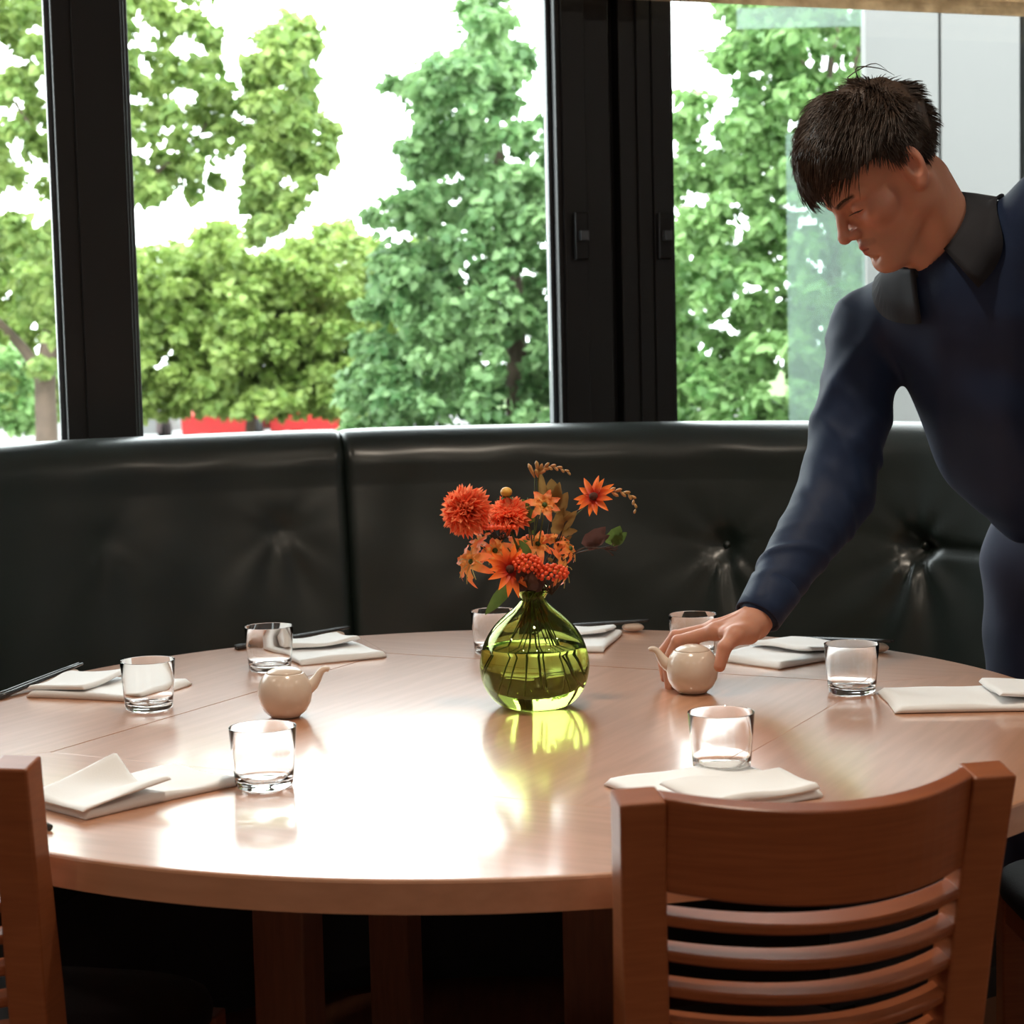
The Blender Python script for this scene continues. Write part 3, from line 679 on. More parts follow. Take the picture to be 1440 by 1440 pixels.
# the broad tree on the left: trunk behind the mullion, crown filling the left panes, one bough hanging right
tree('plane_tree', 'big light green tree at the left with forked trunk and hanging bough', [
  ([(-260, -90), (320, -90), (290, 10), (325, 60), (318, 130), (330, 190), (300, 225), (310, 260), (262, 285), (235, 315), (200, 275), (150, 240), (110, 300), (70, 230), (20, 260), (-260, 300)], 0.60),
  ([(-260, 250), (10, 290), (60, 250), (100, 330), (130, 500), (60, 520), (20, 545), (-260, 560)], 0.19),
  ([(350, 70), (400, 25), (440, 40), (440, 85), (425, 130), (470, 190), (448, 250), (420, 300), (385, 310), (362, 352), (345, 330), (352, 260), (335, 215), (330, 165), (352, 120)], 0.21)],
  20.0, 620, 52, 18, 0.115, 'leafA',
  [(62, 800, 24, 0), (66, 620, 16, 0), (64, 530, 15, 0), (80, 420, 11, 0.3), (110, 250, 8, 0.5), (120, 60, 5, 0.5)],
  [[(64, 545, 11, 0), (40, 500, 8, -0.2), (0, 455, 6, -0.4), (-60, 400, 4, -0.6)], [(85, 400, 7, 0.3), (150, 300, 5, 0), (230, 235, 3.5, -0.5), (330, 175, 2.2, -0.8), (390, 150, 1.2, -0.8)], [(100, 300, 5, 0.4), (50, 190, 3, 0), (10, 130, 2, 0)], [(180, 275, 3, 0), (280, 190, 2, -.4), (300, 130, 1.2, -.6)], [(330, 175, 2, -0.8), (390, 230, 1.4, -0.8), (375, 330, 0.8, -0.8)]], 1.3)
# row of limes far behind
for k, (x0, x1, lab) in enumerate(((-40, 290, 'left one of the yellow-green trees in the far row'), (255, 450, 'middle one of the yellow-green trees in the far row'), (415, 620, 'right one of the yellow-green trees in the far row, beside the tall tree'))):
    top = [(x0, 350), (x0+30, 325), (x0+(x1-x0)*0.35, 318), ((x0+x1)/2, 345 if k != 1 else 372), (x1-50, 350), (x1-15, 340), (x1, 370)]
    cxp = (x0+x1)/2
    tree('lime_tree', lab, [(top+[(x1+12, 470), (x1, 560), (x1-30, 580), (x0+30, 580), (x0, 560), (x0-12, 470)], 1.0)], 37.0, 420, 60, 17, 0.17, 'leafC',
         [(cxp, 720, 9, 0), (cxp, 600, 7, 0), (cxp+4, 500, 6, 0), (cxp, 400, 3, 0)], [[(cxp, 520, 4, 0), (cxp-50, 440, 2, -.5), (cxp-80, 390, 1, -.6)], [(cxp, 500, 4, 0), (cxp+45, 430, 2, -.5), (cxp+70, 390, 1, -.5)]], 2.6, 'trees in the far row')
# tall dark green tree left of the double mullion
tree('maple_tree', 'tall dense tree with a pointed crown left of the double window post', [
  ([(690, -40), (655, 12), (640, 22), (668, 45), (660, 72), (600, 98), (528, 100), (530, 112), (590, 128), (578, 150), (602, 165), (640, 150), (690, 165), (720, 150), (735, 95), (745, 78), (700, 50), (715, -10)], 0.13),
  ([(640, 170), (590, 185), (572, 210), (585, 245), (602, 262), (520, 296), (530, 318), (552, 330), (530, 372), (515, 420), (500, 470), (488, 560), (480, 720), (985, 720), (985, 450), (930, 300), (850, 190), (790, 160), (735, 162), (700, 185)], 0.87)],
  21.0, 1000, 56, 20, 0.115, 'leafB',
  [(735, 900, 22, 0), (730, 640, 18, 0), (722, 400, 13, 0), (700, 200, 7, 0), (688, 40, 2, 0)],
  [[(725, 460, 7, 0), (640, 400, 4, -1), (560, 330, 2, -1.2)], [(712, 300, 5, 0), (640, 230, 3, -.5), (590, 205, 1.5, -.6)], [(690, 120, 2.5, 0), (620, 112, 1.5, 0), (535, 105, 0.7, 0)], [(730, 520, 7, 0), (820, 440, 4, -1), (900, 380, 2, -1)], [(728, 600, 7, 0), (600, 560, 4, -1.5), (520, 540, 2, -1.5)]], 1.7)
# tree in the right window
tree('beech_tree', 'leafy tree seen through the right window beside the white cladding', [
  ([(1005, 20), (1060, -60), (1400, -60), (1400, 200), (1180, 250), (1100, 210), (1060, 180), (1035, 150), (1045, 110), (1012, 95)], 0.26),
  ([(975, 128), (990, 155), (1040, 150), (1100, 200), (1380, 200), (1380, 720), (905, 720), (920, 420), (938, 240), (950, 170)], 0.74)],
  17.5, 820, 52, 21, 0.105, 'leafD',
  [(1190, 900, 20, 0), (1180, 600, 15, 0), (1170, 300, 10, 0), (1165, 120, 6, 0), (1185, 0, 3, 0)],
  [[(1172, 330, 5, 0), (1100, 230, 3, -.5), (1030, 180, 1.5, -.7)], [(1168, 200, 4, 0), (1200, 100, 3, -.4), (1215, 20, 2, -.4)], [(1178, 460, 5, 0), (1060, 380, 3, -1), (980, 330, 1.5, -1)], [(1166, 130, 3, 0), (1110, 70, 1.5, -.3), (1050, 40, 1, -.3)]], 1.4)
# low shrub by the trunk on the far left
tree('shrub', 'round green bush on the ground left of the forked trunk', [([(-120, 500), (0, 480), (60, 505), (66, 560), (60, 596), (-120, 600)], 1.0)], 30.0, 90, 60, 18, 0.15, 'leafD', [(-20, 640, 4, 0), (-20, 600, 3, 0), (-20, 550, 2, 0)], [], 1.0, 'shrubs outside')
# parked cars under the far trees
def car(px, d, body, label, length=4.1):
    q = atd(px, 600, d); e = empty('car', (q[0], q[1], ZG), math.radians(86), label=label, cat='car', group='cars parked on the street')
    h = length/2
    side = [(-h, 0.32), (-h, 0.75), (-h+0.15, 0.85), (-h+0.75, 0.9), (-h+1.25, 1.38), (0.55, 1.42), (1.15, 0.95), (h-0.15, 0.82), (h, 0.6), (h, 0.32)]
    obj('body', sweep([[(x, y*wd, z) for x, z in side] for y, wd in ((-0.85, 0.94), (-0.8, 1.0), (0.8, 1.0), (0.85, 0.94))]), body, e, smooth=False, bevel=0.04)
    obj('side_window', joinv([([(x, -0.86, z) for x, z in ((-h+0.95, 0.92), (-h+1.32, 1.32), (0.5, 1.34), (0.98, 0.95))], [(0, 1, 2, 3)])]), 'carglass', e, smooth=False)
    obj('rear_window', ([(-h+0.80, -0.62, 0.95), (-h+0.80, 0.62, 0.95), (-h+1.20, 0.55, 1.34), (-h+1.20, -0.55, 1.34)], [(0, 1, 2, 3)]), 'carglass', e, smooth=False)
    for x in (-h+0.8, h-0.8):
        for y in (-0.8, 0.8):
            v, f = lathe([(0, -0.1), (0.30, -0.1), (0.32, -0.07), (0.32, 0.07), (0.30, 0.1), (0, 0.1)], 20)
            obj('wheel', ([(x+p[0], y+p[2], 0.32+p[1]) for p in v], f), 'tyre', e)
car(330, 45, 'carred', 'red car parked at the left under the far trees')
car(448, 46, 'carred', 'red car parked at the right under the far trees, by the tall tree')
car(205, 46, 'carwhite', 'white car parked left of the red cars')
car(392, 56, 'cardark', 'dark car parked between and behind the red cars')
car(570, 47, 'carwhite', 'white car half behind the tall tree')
# white cladding of the neighbouring wing and an added pale sheet imitating its reflection in the window
cl = empty('cladding_wall', (0, 0, ZG), kind='structure', label='white clad wall of the neighbouring wing outside the right window', cat='wall')
def opanel(name, x0, x1, y0, y1, d, th, mat, par, bevel=0.0):
    a = atd(x0, 300, d); b = atd(x1, 300, d); a[2] = atd((x0+x1)/2, y1, d)[2]; b[2] = atd((x0+x1)/2, y0, d)[2]; return obj(name, box(((a[0]+b[0])/2, a[1]+th/2, (a[2]+b[2])/2-ZG), (b[0]-a[0], th, b[2]-a[2])), mat, par, smooth=False, bevel=bevel)
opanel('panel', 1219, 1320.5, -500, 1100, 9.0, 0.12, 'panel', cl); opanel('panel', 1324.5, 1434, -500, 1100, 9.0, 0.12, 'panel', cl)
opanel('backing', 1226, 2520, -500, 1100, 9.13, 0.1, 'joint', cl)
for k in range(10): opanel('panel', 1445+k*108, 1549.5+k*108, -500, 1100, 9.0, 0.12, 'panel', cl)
gs = empty('reflection_screen', (0, 0, ZG), label='pale sheet left of the white cladding outside, imitating its reflection in the window', cat='screen')
opanel('reflection_sheet', 1107, 1216, 188, 1050, 8.6, 0.02, 'screen', gs)
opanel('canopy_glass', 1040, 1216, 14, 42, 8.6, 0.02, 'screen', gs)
# ================================================================== PERSON
def nrm(v): v = np.array(v, float); return v/np.linalg.norm(v)
SR = ony(1226, 458, 0.36); SL = ony(1490, 292, 0.14)          # shoulder joints (right, left)
PV = np.array([1.005, 0.42, 0.935])
EL = ony(1176, 688, 0.33); WR = ony(1060, 876, 0.185)
MID = (SR+SL)/2
U = nrm(SL-SR); V0 = nrm(MID-PV); V1 = nrm(V0-U*(V0@U)); NF = np.cross(U, V1)      # across, up the spine, chest normal
UH = nrm((0.80, -0.60, 0)); NH = np.cross(UH, np.array([0, 0, 1.0]))
HR, HL = PV-UH*0.088-np.array([0, 0, 0.05]), PV+UH*0.088-np.array([0, 0, 0.05])
person = empty('person', (PV[0], PV[1], 0), label='young man in a dark navy shirt leaning over the table to set down a teapot', cat='person')
PL = np.array(person.location)
# ---- head frame
HSC = 1.0
yaw, pit, rol = math.radians(16), math.radians(39), math.radians(2)
hf = np.array([-math.cos(yaw)*math.cos(pit), -math.sin(yaw)*math.cos(pit), -math.sin(pit)])
hs = np.array([math.sin(yaw), -math.cos(yaw), 0.0]); hu = np.cross(hf, hs)
hs, hu = hs*math.cos(rol)+hu*math.sin(rol), hu*math.cos(rol)-hs*math.sin(rol)
HO = ony(1244, 249, 0.20)
HB = np.stack([hf, hs, hu])
def h2w(p): return HO+HSC*(np.array(p)@HB)
NB = MID+V1*0.045-NF*0.012                                      # base of the neck
NBl = ((NB-HO)@HB.T)/HSC
def head_sdf(Pw):
    P = ((Pw-HO.astype(np.float32))@HB.T.astype(np.float32))/HSC
    A = P.copy(); A[:, 1] = np.abs(A[:, 1])                     # mirrored copy for paired features
    d = ell(P, (-0.008, 0, 0.052), (0.100, 0.076, 0.086))
    d = smin(d, ell(P, (0.036, 0, 0.045), (0.058, 0.062, 0.060)), 0.02)
    d = smin(d, ell(P, (0.040, 0, -0.022), (0.050, 0.054, 0.074)), 0.02)
    d = smin(d, cap(A, (0.004, 0.046, -0.052), (0.076, 0.012, -0.098), 0.017, 0.014), 0.022)
    d = smin(d, cap(A, (-0.004, 0.056, 0.0), (0.006, 0.048, -0.050), 0.016, 0.015), 0.02)
    d = smin(d, ell(P, (0.078, 0, -0.100), (0.019, 0.021, 0.017)), 0.016)
    d = smin(d, ell(A, (0.056, 0.043, -0.020), (0.026, 0.020, 0.018)), 0.018)
    d = smin(d, cap(A, (0.088, 0.010, 0.021), (0.072, 0.046, 0.020), 0.010, 0.008), 0.014)
    d = smax(d, -ell(A, (0.098, 0.032, 0.001), (0.021, 0.019, 0.013)), 0.012)     # eye sockets
    d = smin(d, ell(A, (0.073, 0.031, 0.000), (0.0145, 0.016, 0.0125)), 0.004)     # lidded eyes
    d = smax(d, -cap(A, (0.0885, 0.021, -0.0050), (0.082, 0.044, -0.0045), 0.0012), 0.003)
    d = smin(d, cap(P, (0.086, 0, 0.016), (0.1105, 0, -0.026), 0.0075, 0.0085), 0.010)
    d = smin(d, ell(P, (0.1105, 0, -0.0295), (0.0105, 0.0095, 0.0095)), 0.006)
    d = smin(d, ell(A, (0.0985, 0.0105, -0.0335), (0.0105, 0.0070, 0.0075)), 0.005)
    d = smin(d, ell(P, (0.076, 0, -0.064), (0.022, 0.029, 0.026)), 0.016)           # muzzle
    d = smin(d, cap(A, (0.0965, 0.0, -0.0575), (0.083, 0.0215, -0.0640), 0.0062, 0.0035), 0.005)
    d = smin(d, cap(A, (0.0945, 0.0, -0.0690), (0.083, 0.0190, -0.0655), 0.0066, 0.0035), 0.005)
    d = smax(d, -cap(A, (0.1045, 0.0, -0.0630), (0.084, 0.0245, -0.0650), 0.0016, 0.0012), 0.003)
    d = smax(d, -cap(A, (0.102, 0, -0.083), (0.085, 0.015, -0.083), 0.005), 0.012)
    # ears
    e = ell(A, (-0.012, 0.0770, 0.001), (0.0175, 0.0085, 0.0310), np.array([[0.94, -0.28, 0.2], [0.3, 0.95, 0.0], [-0.19, 0.06, 0.98]]))
    e = smax(e, -ell(A, (-0.008, 0.0855, 0.003), (0.0105, 0.0090, 0.0200)), 0.003)
    e = smin(e, ell(A, (-0.004, 0.0755, -0.027), (0.008, 0.006, 0.009)), 0.006)
    d = smin(d, e, 0.005)
    d = d*HSC
    n0 = h2w((-0.030, 0, -0.045)); 
    nk = cap(Pw, n0, NB+NF*0.005, 0.056, 0.062)
    d = smin(d, nk, 0.022)
    st = cap(Pw, h2w((-0.02, 0.055, -0.03)), NB+NF*0.040+U*0.02-V1*0.02, 0.016, 0.014)
    d = smin(d, st, 0.022)
    d = smin(d, cap(Pw, h2w((0.062, 0, -0.085)), NB+NF*0.030-V1*0.03, 0.018, 0.020), 0.03)
    return d
# ---- hand (right hand over the teapot)
def pj(x, y, Y): return ony(x, y, Y)
FG = dict(
 index=[pj(1006, 888, 0.158), pj(953, 902, 0.178), pj(939, 930, 0.186), pj(941, 966, 0.178)],
 middle=[pj(1004, 884, 0.182), pj(950, 895, 0.205), pj(931, 919, 0.210), pj(935, 953, 0.200)],
 ring=[pj(1007, 884, 0.203), pj(960, 893, 0.228), pj(947, 918, 0.230), pj(952, 950, 0.214)],
 little=[pj(1014, 887, 0.220), pj(980, 897, 0.240), pj(968, 917, 0.240), pj(968, 941, 0.225)])
TH = [pj(1052, 890, 0.150), pj(1034, 893, 0.118), pj(1019, 910, 0.101), pj(1012, 937, 0.0965)]
FR = dict(index=(0.0115, 0.0098, 0.0088, 0.0072), middle=(0.0115, 0.0100, 0.0088, 0.0072), ring=(0.0110, 0.0094, 0.0084, 0.0070), little=(0.0098, 0.0082, 0.0074, 0.0062))
FA = nrm(EL-WR)
def hand_sdf(P):
    d = cap(P, WR+FA*0.16, WR, 0.036, 0.0265)
    hand_n = nrm(np.cross(FG['little'][0]-FG['index'][0], FG['index'][0]-WR))
    for k, (nm, w) in enumerate((('index', -0.014), ('middle', -0.004), ('ring', 0.006), ('little', 0.014))):
        side = nrm(FG['little'][0]-FG['index'][0])
        d = smin(d, cap(P, WR+side*w, FG[nm][0], 0.0175, 0.0125), 0.014)
    d = smin(d, cap(P, TH[0], TH[1], 0.0185, 0.0155), 0.014)
    d = smin(d, cap(P, WR*0.6+TH[0]*0.4, (TH[1]+FG['index'][0])/2, 0.016, 0.010), 0.014)
    fs = []
    for nm in FG:
        q, r = FG[nm], FR[nm]
        f = cap(P, q[0], q[1], r[0], r[1])
        f = smin(f, cap(P, q[1], q[2], r[1]*1.03, r[2]), 0.003); f = smin(f, cap(P, q[2], q[3], r[2]*1.03, r[3]), 0.003)
        f = smin(f, np.linalg.norm(P-q[0].astype(np.float32), axis=1)-r[0]*1.12, 0.004)
        fs.append(f)
    f = fs[0]
    for g in fs[1:]: f = smin(f, g, 0.0025)
    d = smin(d, f, 0.008)
    t = cap(P, TH[1], TH[2], 0.0130, 0.0108); t = smin(t, cap(P, TH[2], TH[3], 0.0112, 0.0088), 0.003)
    d = smin(d, t, 0.007)
    for a, b in ((WR+V1*0.012, FG['index'][0]), (WR+V1*0.014, FG['middle'][0])):      # tendons
        d = smin(d, cap(P, a+np.array([0, 0, 0.012]), b+np.array([0, 0, 0.0095]), 0.003, 0.003), 0.006)
    return d
LE = SL+np.array([0.075, 0.035, -0.285]); LW = LE+np.array([0.005, -0.045, -0.235]); LD = nrm(LW-LE)
lside = nrm(np.array([0.25, -1.0, 0.0]))                                        # towards the thumb
LFG = [(lside*0.030, 0.070), (lside*0.010, 0.078), (-lside*0.010, 0.074), (-lside*0.028, 0.060)]
def lhand_sdf(P):
    d = cap(P, LW-LD*0.14, LW, 0.035, 0.026); kn = []
    inw = nrm(np.cross(LD, lside))*-1.0
    for o, ln_ in LFG:
        q0 = LW+o*0.5; q1 = LW+LD*0.092+o; d = smin(d, cap(P, q0, q1, 0.017, 0.0125), 0.012); kn.append(q1)
    f = None
    for (o, ln_), q1 in zip(LFG, kn):
        q2 = q1+LD*ln_*0.52+inw*0.006; q3 = q2+nrm(LD+inw*0.55)*ln_*0.32; q4 = q3+nrm(LD+inw*1.1)*ln_*0.26
        g = smin(smin(cap(P, q1, q2, 0.0108, 0.0095), cap(P, q2, q3, 0.0096, 0.0086), 0.003), cap(P, q3, q4, 0.0086, 0.007), 0.003)
        f = g if f is None else smin(f, g, 0.0025)
    d = smin(d, f, 0.007)
    t1 = LW+LD*0.03+lside*0.032; t2 = t1+nrm(LD+lside*0.45)*0.042; t3 = t2+nrm(LD+inw*0.3)*0.032
    return smin(d, smin(cap(P, LW+LD*0.012+lside*0.012, t1, 0.018, 0.0145), smin(cap(P, t1, t2, 0.0135, 0.011), cap(P, t2, t3, 0.011, 0.0085), 0.003), 0.006), 0.008)
def torso_core(P):
    d = ell(P, MID-V1*0.12, (0.15, 0.17, 0.09), np.stack([U, V1, NF]))
    d = smin(d, ell(P, (MID+PV)/2-V0*0.1, (0.13, 0.19, 0.085), np.stack([U, V1, NF])), 0.05)
    d = smin(d, ell(P, PV, (0.14, 0.10, 0.09), np.stack([UH, NH, [0, 0, 1.0]])[:, :]), 0.05)
    for a, b, ra, rb in ((SR, EL, 0.044, 0.036), (EL, WR+FA*0.1, 0.036, 0.03), (SR, SL, 0.05, 0.05), (SL, LE, 0.044, 0.036), (LE, LW-LD*0.1, 0.036, 0.03)): d = smin(d, cap(P, a, b, ra, rb), 0.03)
    d = smin(d, cap(P, MID, NB, 0.06, 0.055), 0.03)
    for h, fx in ((HR, -1), (HL, 1)):
        k = h*1.0; k[2] = 0.49; ft = k.copy(); ft[2] = 0.09
        d = smin(d, cap(P, h, k, 0.07, 0.048), 0.03); d = smin(d, cap(P, k, ft, 0.046, 0.032), 0.02)
    return d
cen = h2w((0.01, 0, 0.0))
hv, hfc = isosurf(head_sdf, np.minimum(cen-0.165, NB-0.10), np.maximum(cen+0.165, NB+0.10), 0.0019)
allp = np.array([p for q in FG.values() for p in q]+TH+[WR+FA*0.13])
av, afc = isosurf(hand_sdf, allp.min(0)-0.03, allp.max(0)+0.03, 0.0016)
tv, tfc = isosurf(torso_core, (0.35, 0.0, 0.05), (1.28, 0.62, 1.6), 0.012)
lv, lfc = isosurf(lhand_sdf, LW+LD*0.10-0.14, LW+LD*0.10+0.14, 0.0026)
lv2 = lv[:]; n1, n2, n3 = len(hv), len(hv)+len(av), len(hv)+len(av)+len(tv)
bv_ = np.concatenate([hv, av, tv, lv]); bf_ = np.concatenate([hfc, afc+n1, tfc+n2, lfc+n3])
# skin colour attribute: lips, brows, stubble, lid line, ear and knuckle flush
hl = ((bv_-HO)@HB.T)/HSC; al = hl.copy(); al[:, 1] = np.abs(al[:, 1])
skin = np.tile(np.array([0.58, 0.27, 0.175]), (len(bv_), 1))
def blend(mask, colr):
    global skin
    skin = skin*(1-mask[:, None])+np.array(colr)*mask[:, None]
def near(fn, wdt): return np.clip(1-np.abs(fn)/wdt, 0, 1)
A32 = al.astype(np.float32); Hm = (np.linalg.norm(hl, axis=1) < 0.2)
blend(np.clip(1-ell(A32, (0.056, 0.046, -0.026), (0.035, 0.028, 0.026))/0.02, 0, 1)*0.30*Hm, (0.58, 0.21, 0.14))
blend(np.clip(1-ell(A32, (0.108, 0, -0.03), (0.018, 0.018, 0.015))/0.012, 0, 1)*0.30*Hm, (0.58, 0.21, 0.14))
blend(np.clip(1-ell(A32, (-0.012, 0.080, 0), (0.02, 0.014, 0.034))/0.01, 0, 1)*0.35*Hm, (0.60, 0.20, 0.13))
lip = np.minimum(cap(A32, (0.0985, 0, -0.0590), (0.084, 0.021, -0.0645), 0.0055, 0.003), cap(A32, (0.0965, 0, -0.0680), (0.084, 0.018, -0.0655), 0.0058, 0.003))
stub = np.clip(1-ell(A32, (0.070, 0.0, -0.075), (0.040, 0.045, 0.034))/0.02, 0, 1)*0.22
blend(stub*Hm, (0.30, 0.17, 0.12))
blend(np.clip(1-cap(A32, (0.102, 0.004, -0.0490), (0.086, 0.022, -0.057), 0.004)/0.004, 0, 1)*0.35*Hm, (0.20, 0.11, 0.08))
blend(np.clip(1-lip/0.002, 0, 1)*0.75*Hm, (0.46, 0.13, 0.10))
blend(np.clip(1-cap(A32, (0.1000, 0.0, -0.0632), (0.084, 0.0235, -0.0650), 0.0012)/0.0016, 0, 1)*0.8*Hm, (0.14, 0.04, 0.03))
blend(np.clip(1-cap(A32, (0.090, 0.0205, -0.0052), (0.083, 0.0445, -0.0048), 0.0008)/0.0016, 0, 1)*0.9*Hm, (0.035, 0.02, 0.015))
blend(np.clip(1-cap(A32, (0.094, 0.013, 0.0165), (0.080, 0.047, 0.0215), 0.0036, 0.002)/0.0035, 0, 1)*0.72*Hm, (0.055, 0.030, 0.020))
for nm in FG:
    for q in FG[nm][1:3]: blend(np.clip(1-np.linalg.norm(bv_-q, axis=1)/0.014, 0, 1)*0.25, (0.58, 0.20, 0.14))
body = obj('body', (bv_-PL, bf_), None, person)
ca = body.data.color_attributes.new('skin', 'FLOAT_COLOR', 'POINT')
ca.data.foreach_set('color', np.concatenate([skin, np.ones((len(skin), 1))], 1).astype(np.float32).ravel())
ms = nmat('skin', (0.56, 0.285, 0.185), 0.48, spec=0.4, sub=0.18); M['skin'] = ms
_n = ms.node_tree; _a = _n.nodes.new('ShaderNodeAttribute'); _a.attribute_name = 'skin'
_no = _n.nodes.new('ShaderNodeTexNoise'); _no.inputs['Scale'].default_value = 90
_mx = _n.nodes.new('ShaderNodeMix'); _mx.data_type = 'RGBA'; _mx.blend_type = 'MULTIPLY'; _mx.inputs[0].default_value = 0.12
_n.links.new(_a.outputs['Color'], _mx.inputs[6]); _n.links.new(_no.outputs['Color'], _mx.inputs[7])
_n.links.new(_mx.outputs[2], _n.nodes['Principled BSDF'].inputs['Base Color'])
body.data.materials.append(ms)
# finger nails
def nail(tip, prev, outd, w, name='fingernail'):
    t = nrm(tip-prev); o = nrm(outd-t*(outd@t)); s = np.cross(t, o); rows = []
    for i in range(5):
        u = -1+2*i/4; rows.append([tip-t*0.002+t*0.0075*u+s*w*k+o*(0.0071-0.0022*k*k-0.0006*u) for k in (-1, -0.5, 0, 0.5, 1)])
    obj(name, (lambda vf: ([q-PL for q in vf[0]], vf[1]))(sweep(rows, False)), 'nail', body)
M['nail'] = nmat('nail', (0.62, 0.33, 0.26), 0.25, var=(0.58, 0.30, 0.23))
# ---- shirt
def ridge(x): return (0.5+0.5*np.cos(2*x))**3
def shirt_sdf(P):
    Bt = np.stack([U, V1, NF])
    d = ell(P, MID-V1*0.115+NF*0.012, (0.188, 0.185, 0.112), Bt)
    d = smin(d, ell(P, MID-V0*0.30+NF*0.02, (0.162, 0.20, 0.112), np.stack([nrm(U+UH), V0, NF])), 0.06)
    d = smin(d, ell(P, PV+np.array([0, 0, 0.065]), (0.160, 0.118, 0.085), np.stack([UH, NH, [0, 0, 1.0]])), 0.05)
    d = smin(d, cap(P, SR+U*0.05-V1*0.01, SL-U*0.05-V1*0.01, 0.062, 0.062), 0.05)
    d = smin(d, cap(P, MID-V1*0.02-NF*0.012, NB-V1*0.040, 0.080, 0.060), 0.04)
    # slack of the shirt front hanging under the leaning chest
    d = smin(d, cap(P, MID-V1*0.20+NF*0.075-U*0.05, PV+np.array([-0.085, -0.03, 0.085]), 0.050, 0.045), 0.06)
    # right sleeve
    ar = cap(P, SR-U*0.002, EL, 0.0635, 0.0535)
    fo = cap(P, EL, WR+FA*0.035, 0.0540, 0.0365)
    ab = EL-SR; L1 = np.linalg.norm(ab); t1 = ((P-SR.astype(np.float32))@(ab/L1).astype(np.float32))
    t2 = ((P-WR.astype(np.float32))@FA.astype(np.float32))
    ax = nrm(np.cross(ab, NF)); q = P-EL.astype(np.float32); ang = (q@ax.astype(np.float32)); an2 = (q@NF.astype(np.float32))
    wr1 = -0.0070*ridge(t1*26+ang*38+1.3*np.sin(an2*24+1))*(0.25+0.75*np.sin(ang*30+t1*20+an2*18)**2)*np.exp(-((t1-L1)/0.10)**2)
    wr1 += -0.0075*ridge(t1*9-ang*30+an2*12+0.8)*np.exp(-((t1-0.10)/0.11)**2)-0.002*ridge(t1*50+ang*20)
    ar = ar+wr1.astype(np.float32)
    wr2 = -0.0070*ridge(t2*30-ang*36+1.2*np.sin(an2*30))*(0.2+0.8*np.sin(ang*34+t2*17-an2*14)**2)*np.exp(-((t2-np.linalg.norm(EL-WR))/0.09)**2)-0.0050*ridge(t2*38-an2*36+ang*30)*(0.3+0.7*np.sin(ang*26+t2*30)**2)*np.exp(-((t2-0.11)/0.06)**2)
    fo = fo+wr2.astype(np.float32)
    ar = smin(ar, fo, 0.02)
    d = smin(d, ar, 0.022)
    # left sleeve, the arm hanging at his side
    d = smin(d, cap(P, SL, LE, 0.062, 0.053), 0.045); d = smin(d, cap(P, LE, LW+(LE-LW)*0.1, 0.053, 0.038), 0.02)
    # drapery on the torso
    tu = (P-MID.astype(np.float32))@U.astype(np.float32); tv_ = (P-MID.astype(np.float32))@V1.astype(np.float32)
    d = d+(-0.007*ridge(tu*15+tv_*9+1.1*np.sin(tv_*11+tu*4))*np.clip((-tv_-0.02)/0.15, 0, 1)-0.003*ridge(tu*22-tv_*17+0.5)).astype(np.float32)
    # opening for head, neck
    nk = cap(P, NB-V1*0.02+NF*0.004, NB+V1*0.16+NF*0.03, 0.060, 0.075)
    d = smax(d, -nk, 0.008)
    # cut at the cuff
    d = np.maximum(d, -(t2-0.030)*np.where(np.linalg.norm(P-WR.astype(np.float32), axis=1) < 0.12, 1, -1)) if False else d
    return d
sv, sf = isosurf(shirt_sdf, (0.28, -0.02, 0.78), (1.32, 0.66, 1.62), 0.0052)
obj('shirt', (sv-PL, sf), 'shirt', person)
# cuff
rows = []
fa = FA; s0 = nrm(np.cross(fa, [0, 0, 1.0])); s1_ = np.cross(fa, s0)
for tt, r in ((0.018, 0.0315), (0.012, 0.0350), (0.013, 0.0372), (0.030, 0.0382), (0.055, 0.0405), (0.074, 0.0425), (0.076, 0.040), (0.05, 0.036)):
    rows.append([WR+fa*tt+(s0*math.cos(2*PI*i/40)*1.05+s1_*math.sin(2*PI*i/40)*0.97)*r-PL for i in range(40)])
obj('cuff', sweep(rows, True, False), 'shirt', person)
rows = []; l0 = nrm(np.cross(-LD, [1.0, 0, 0])); l1 = np.cross(-LD, l0)
for tt, r in ((0.018, 0.0315), (0.012, 0.0350), (0.013, 0.0372), (0.030, 0.0382), (0.055, 0.0410), (0.074, 0.0435), (0.076, 0.040), (0.05, 0.036)):
    rows.append([LW-LD*tt+(l0*math.cos(2*PI*i/40)+l1*math.sin(2*PI*i/40))*r-PL for i in range(40)])
obj('cuff', sweep(rows, True, False), 'shirt', person)
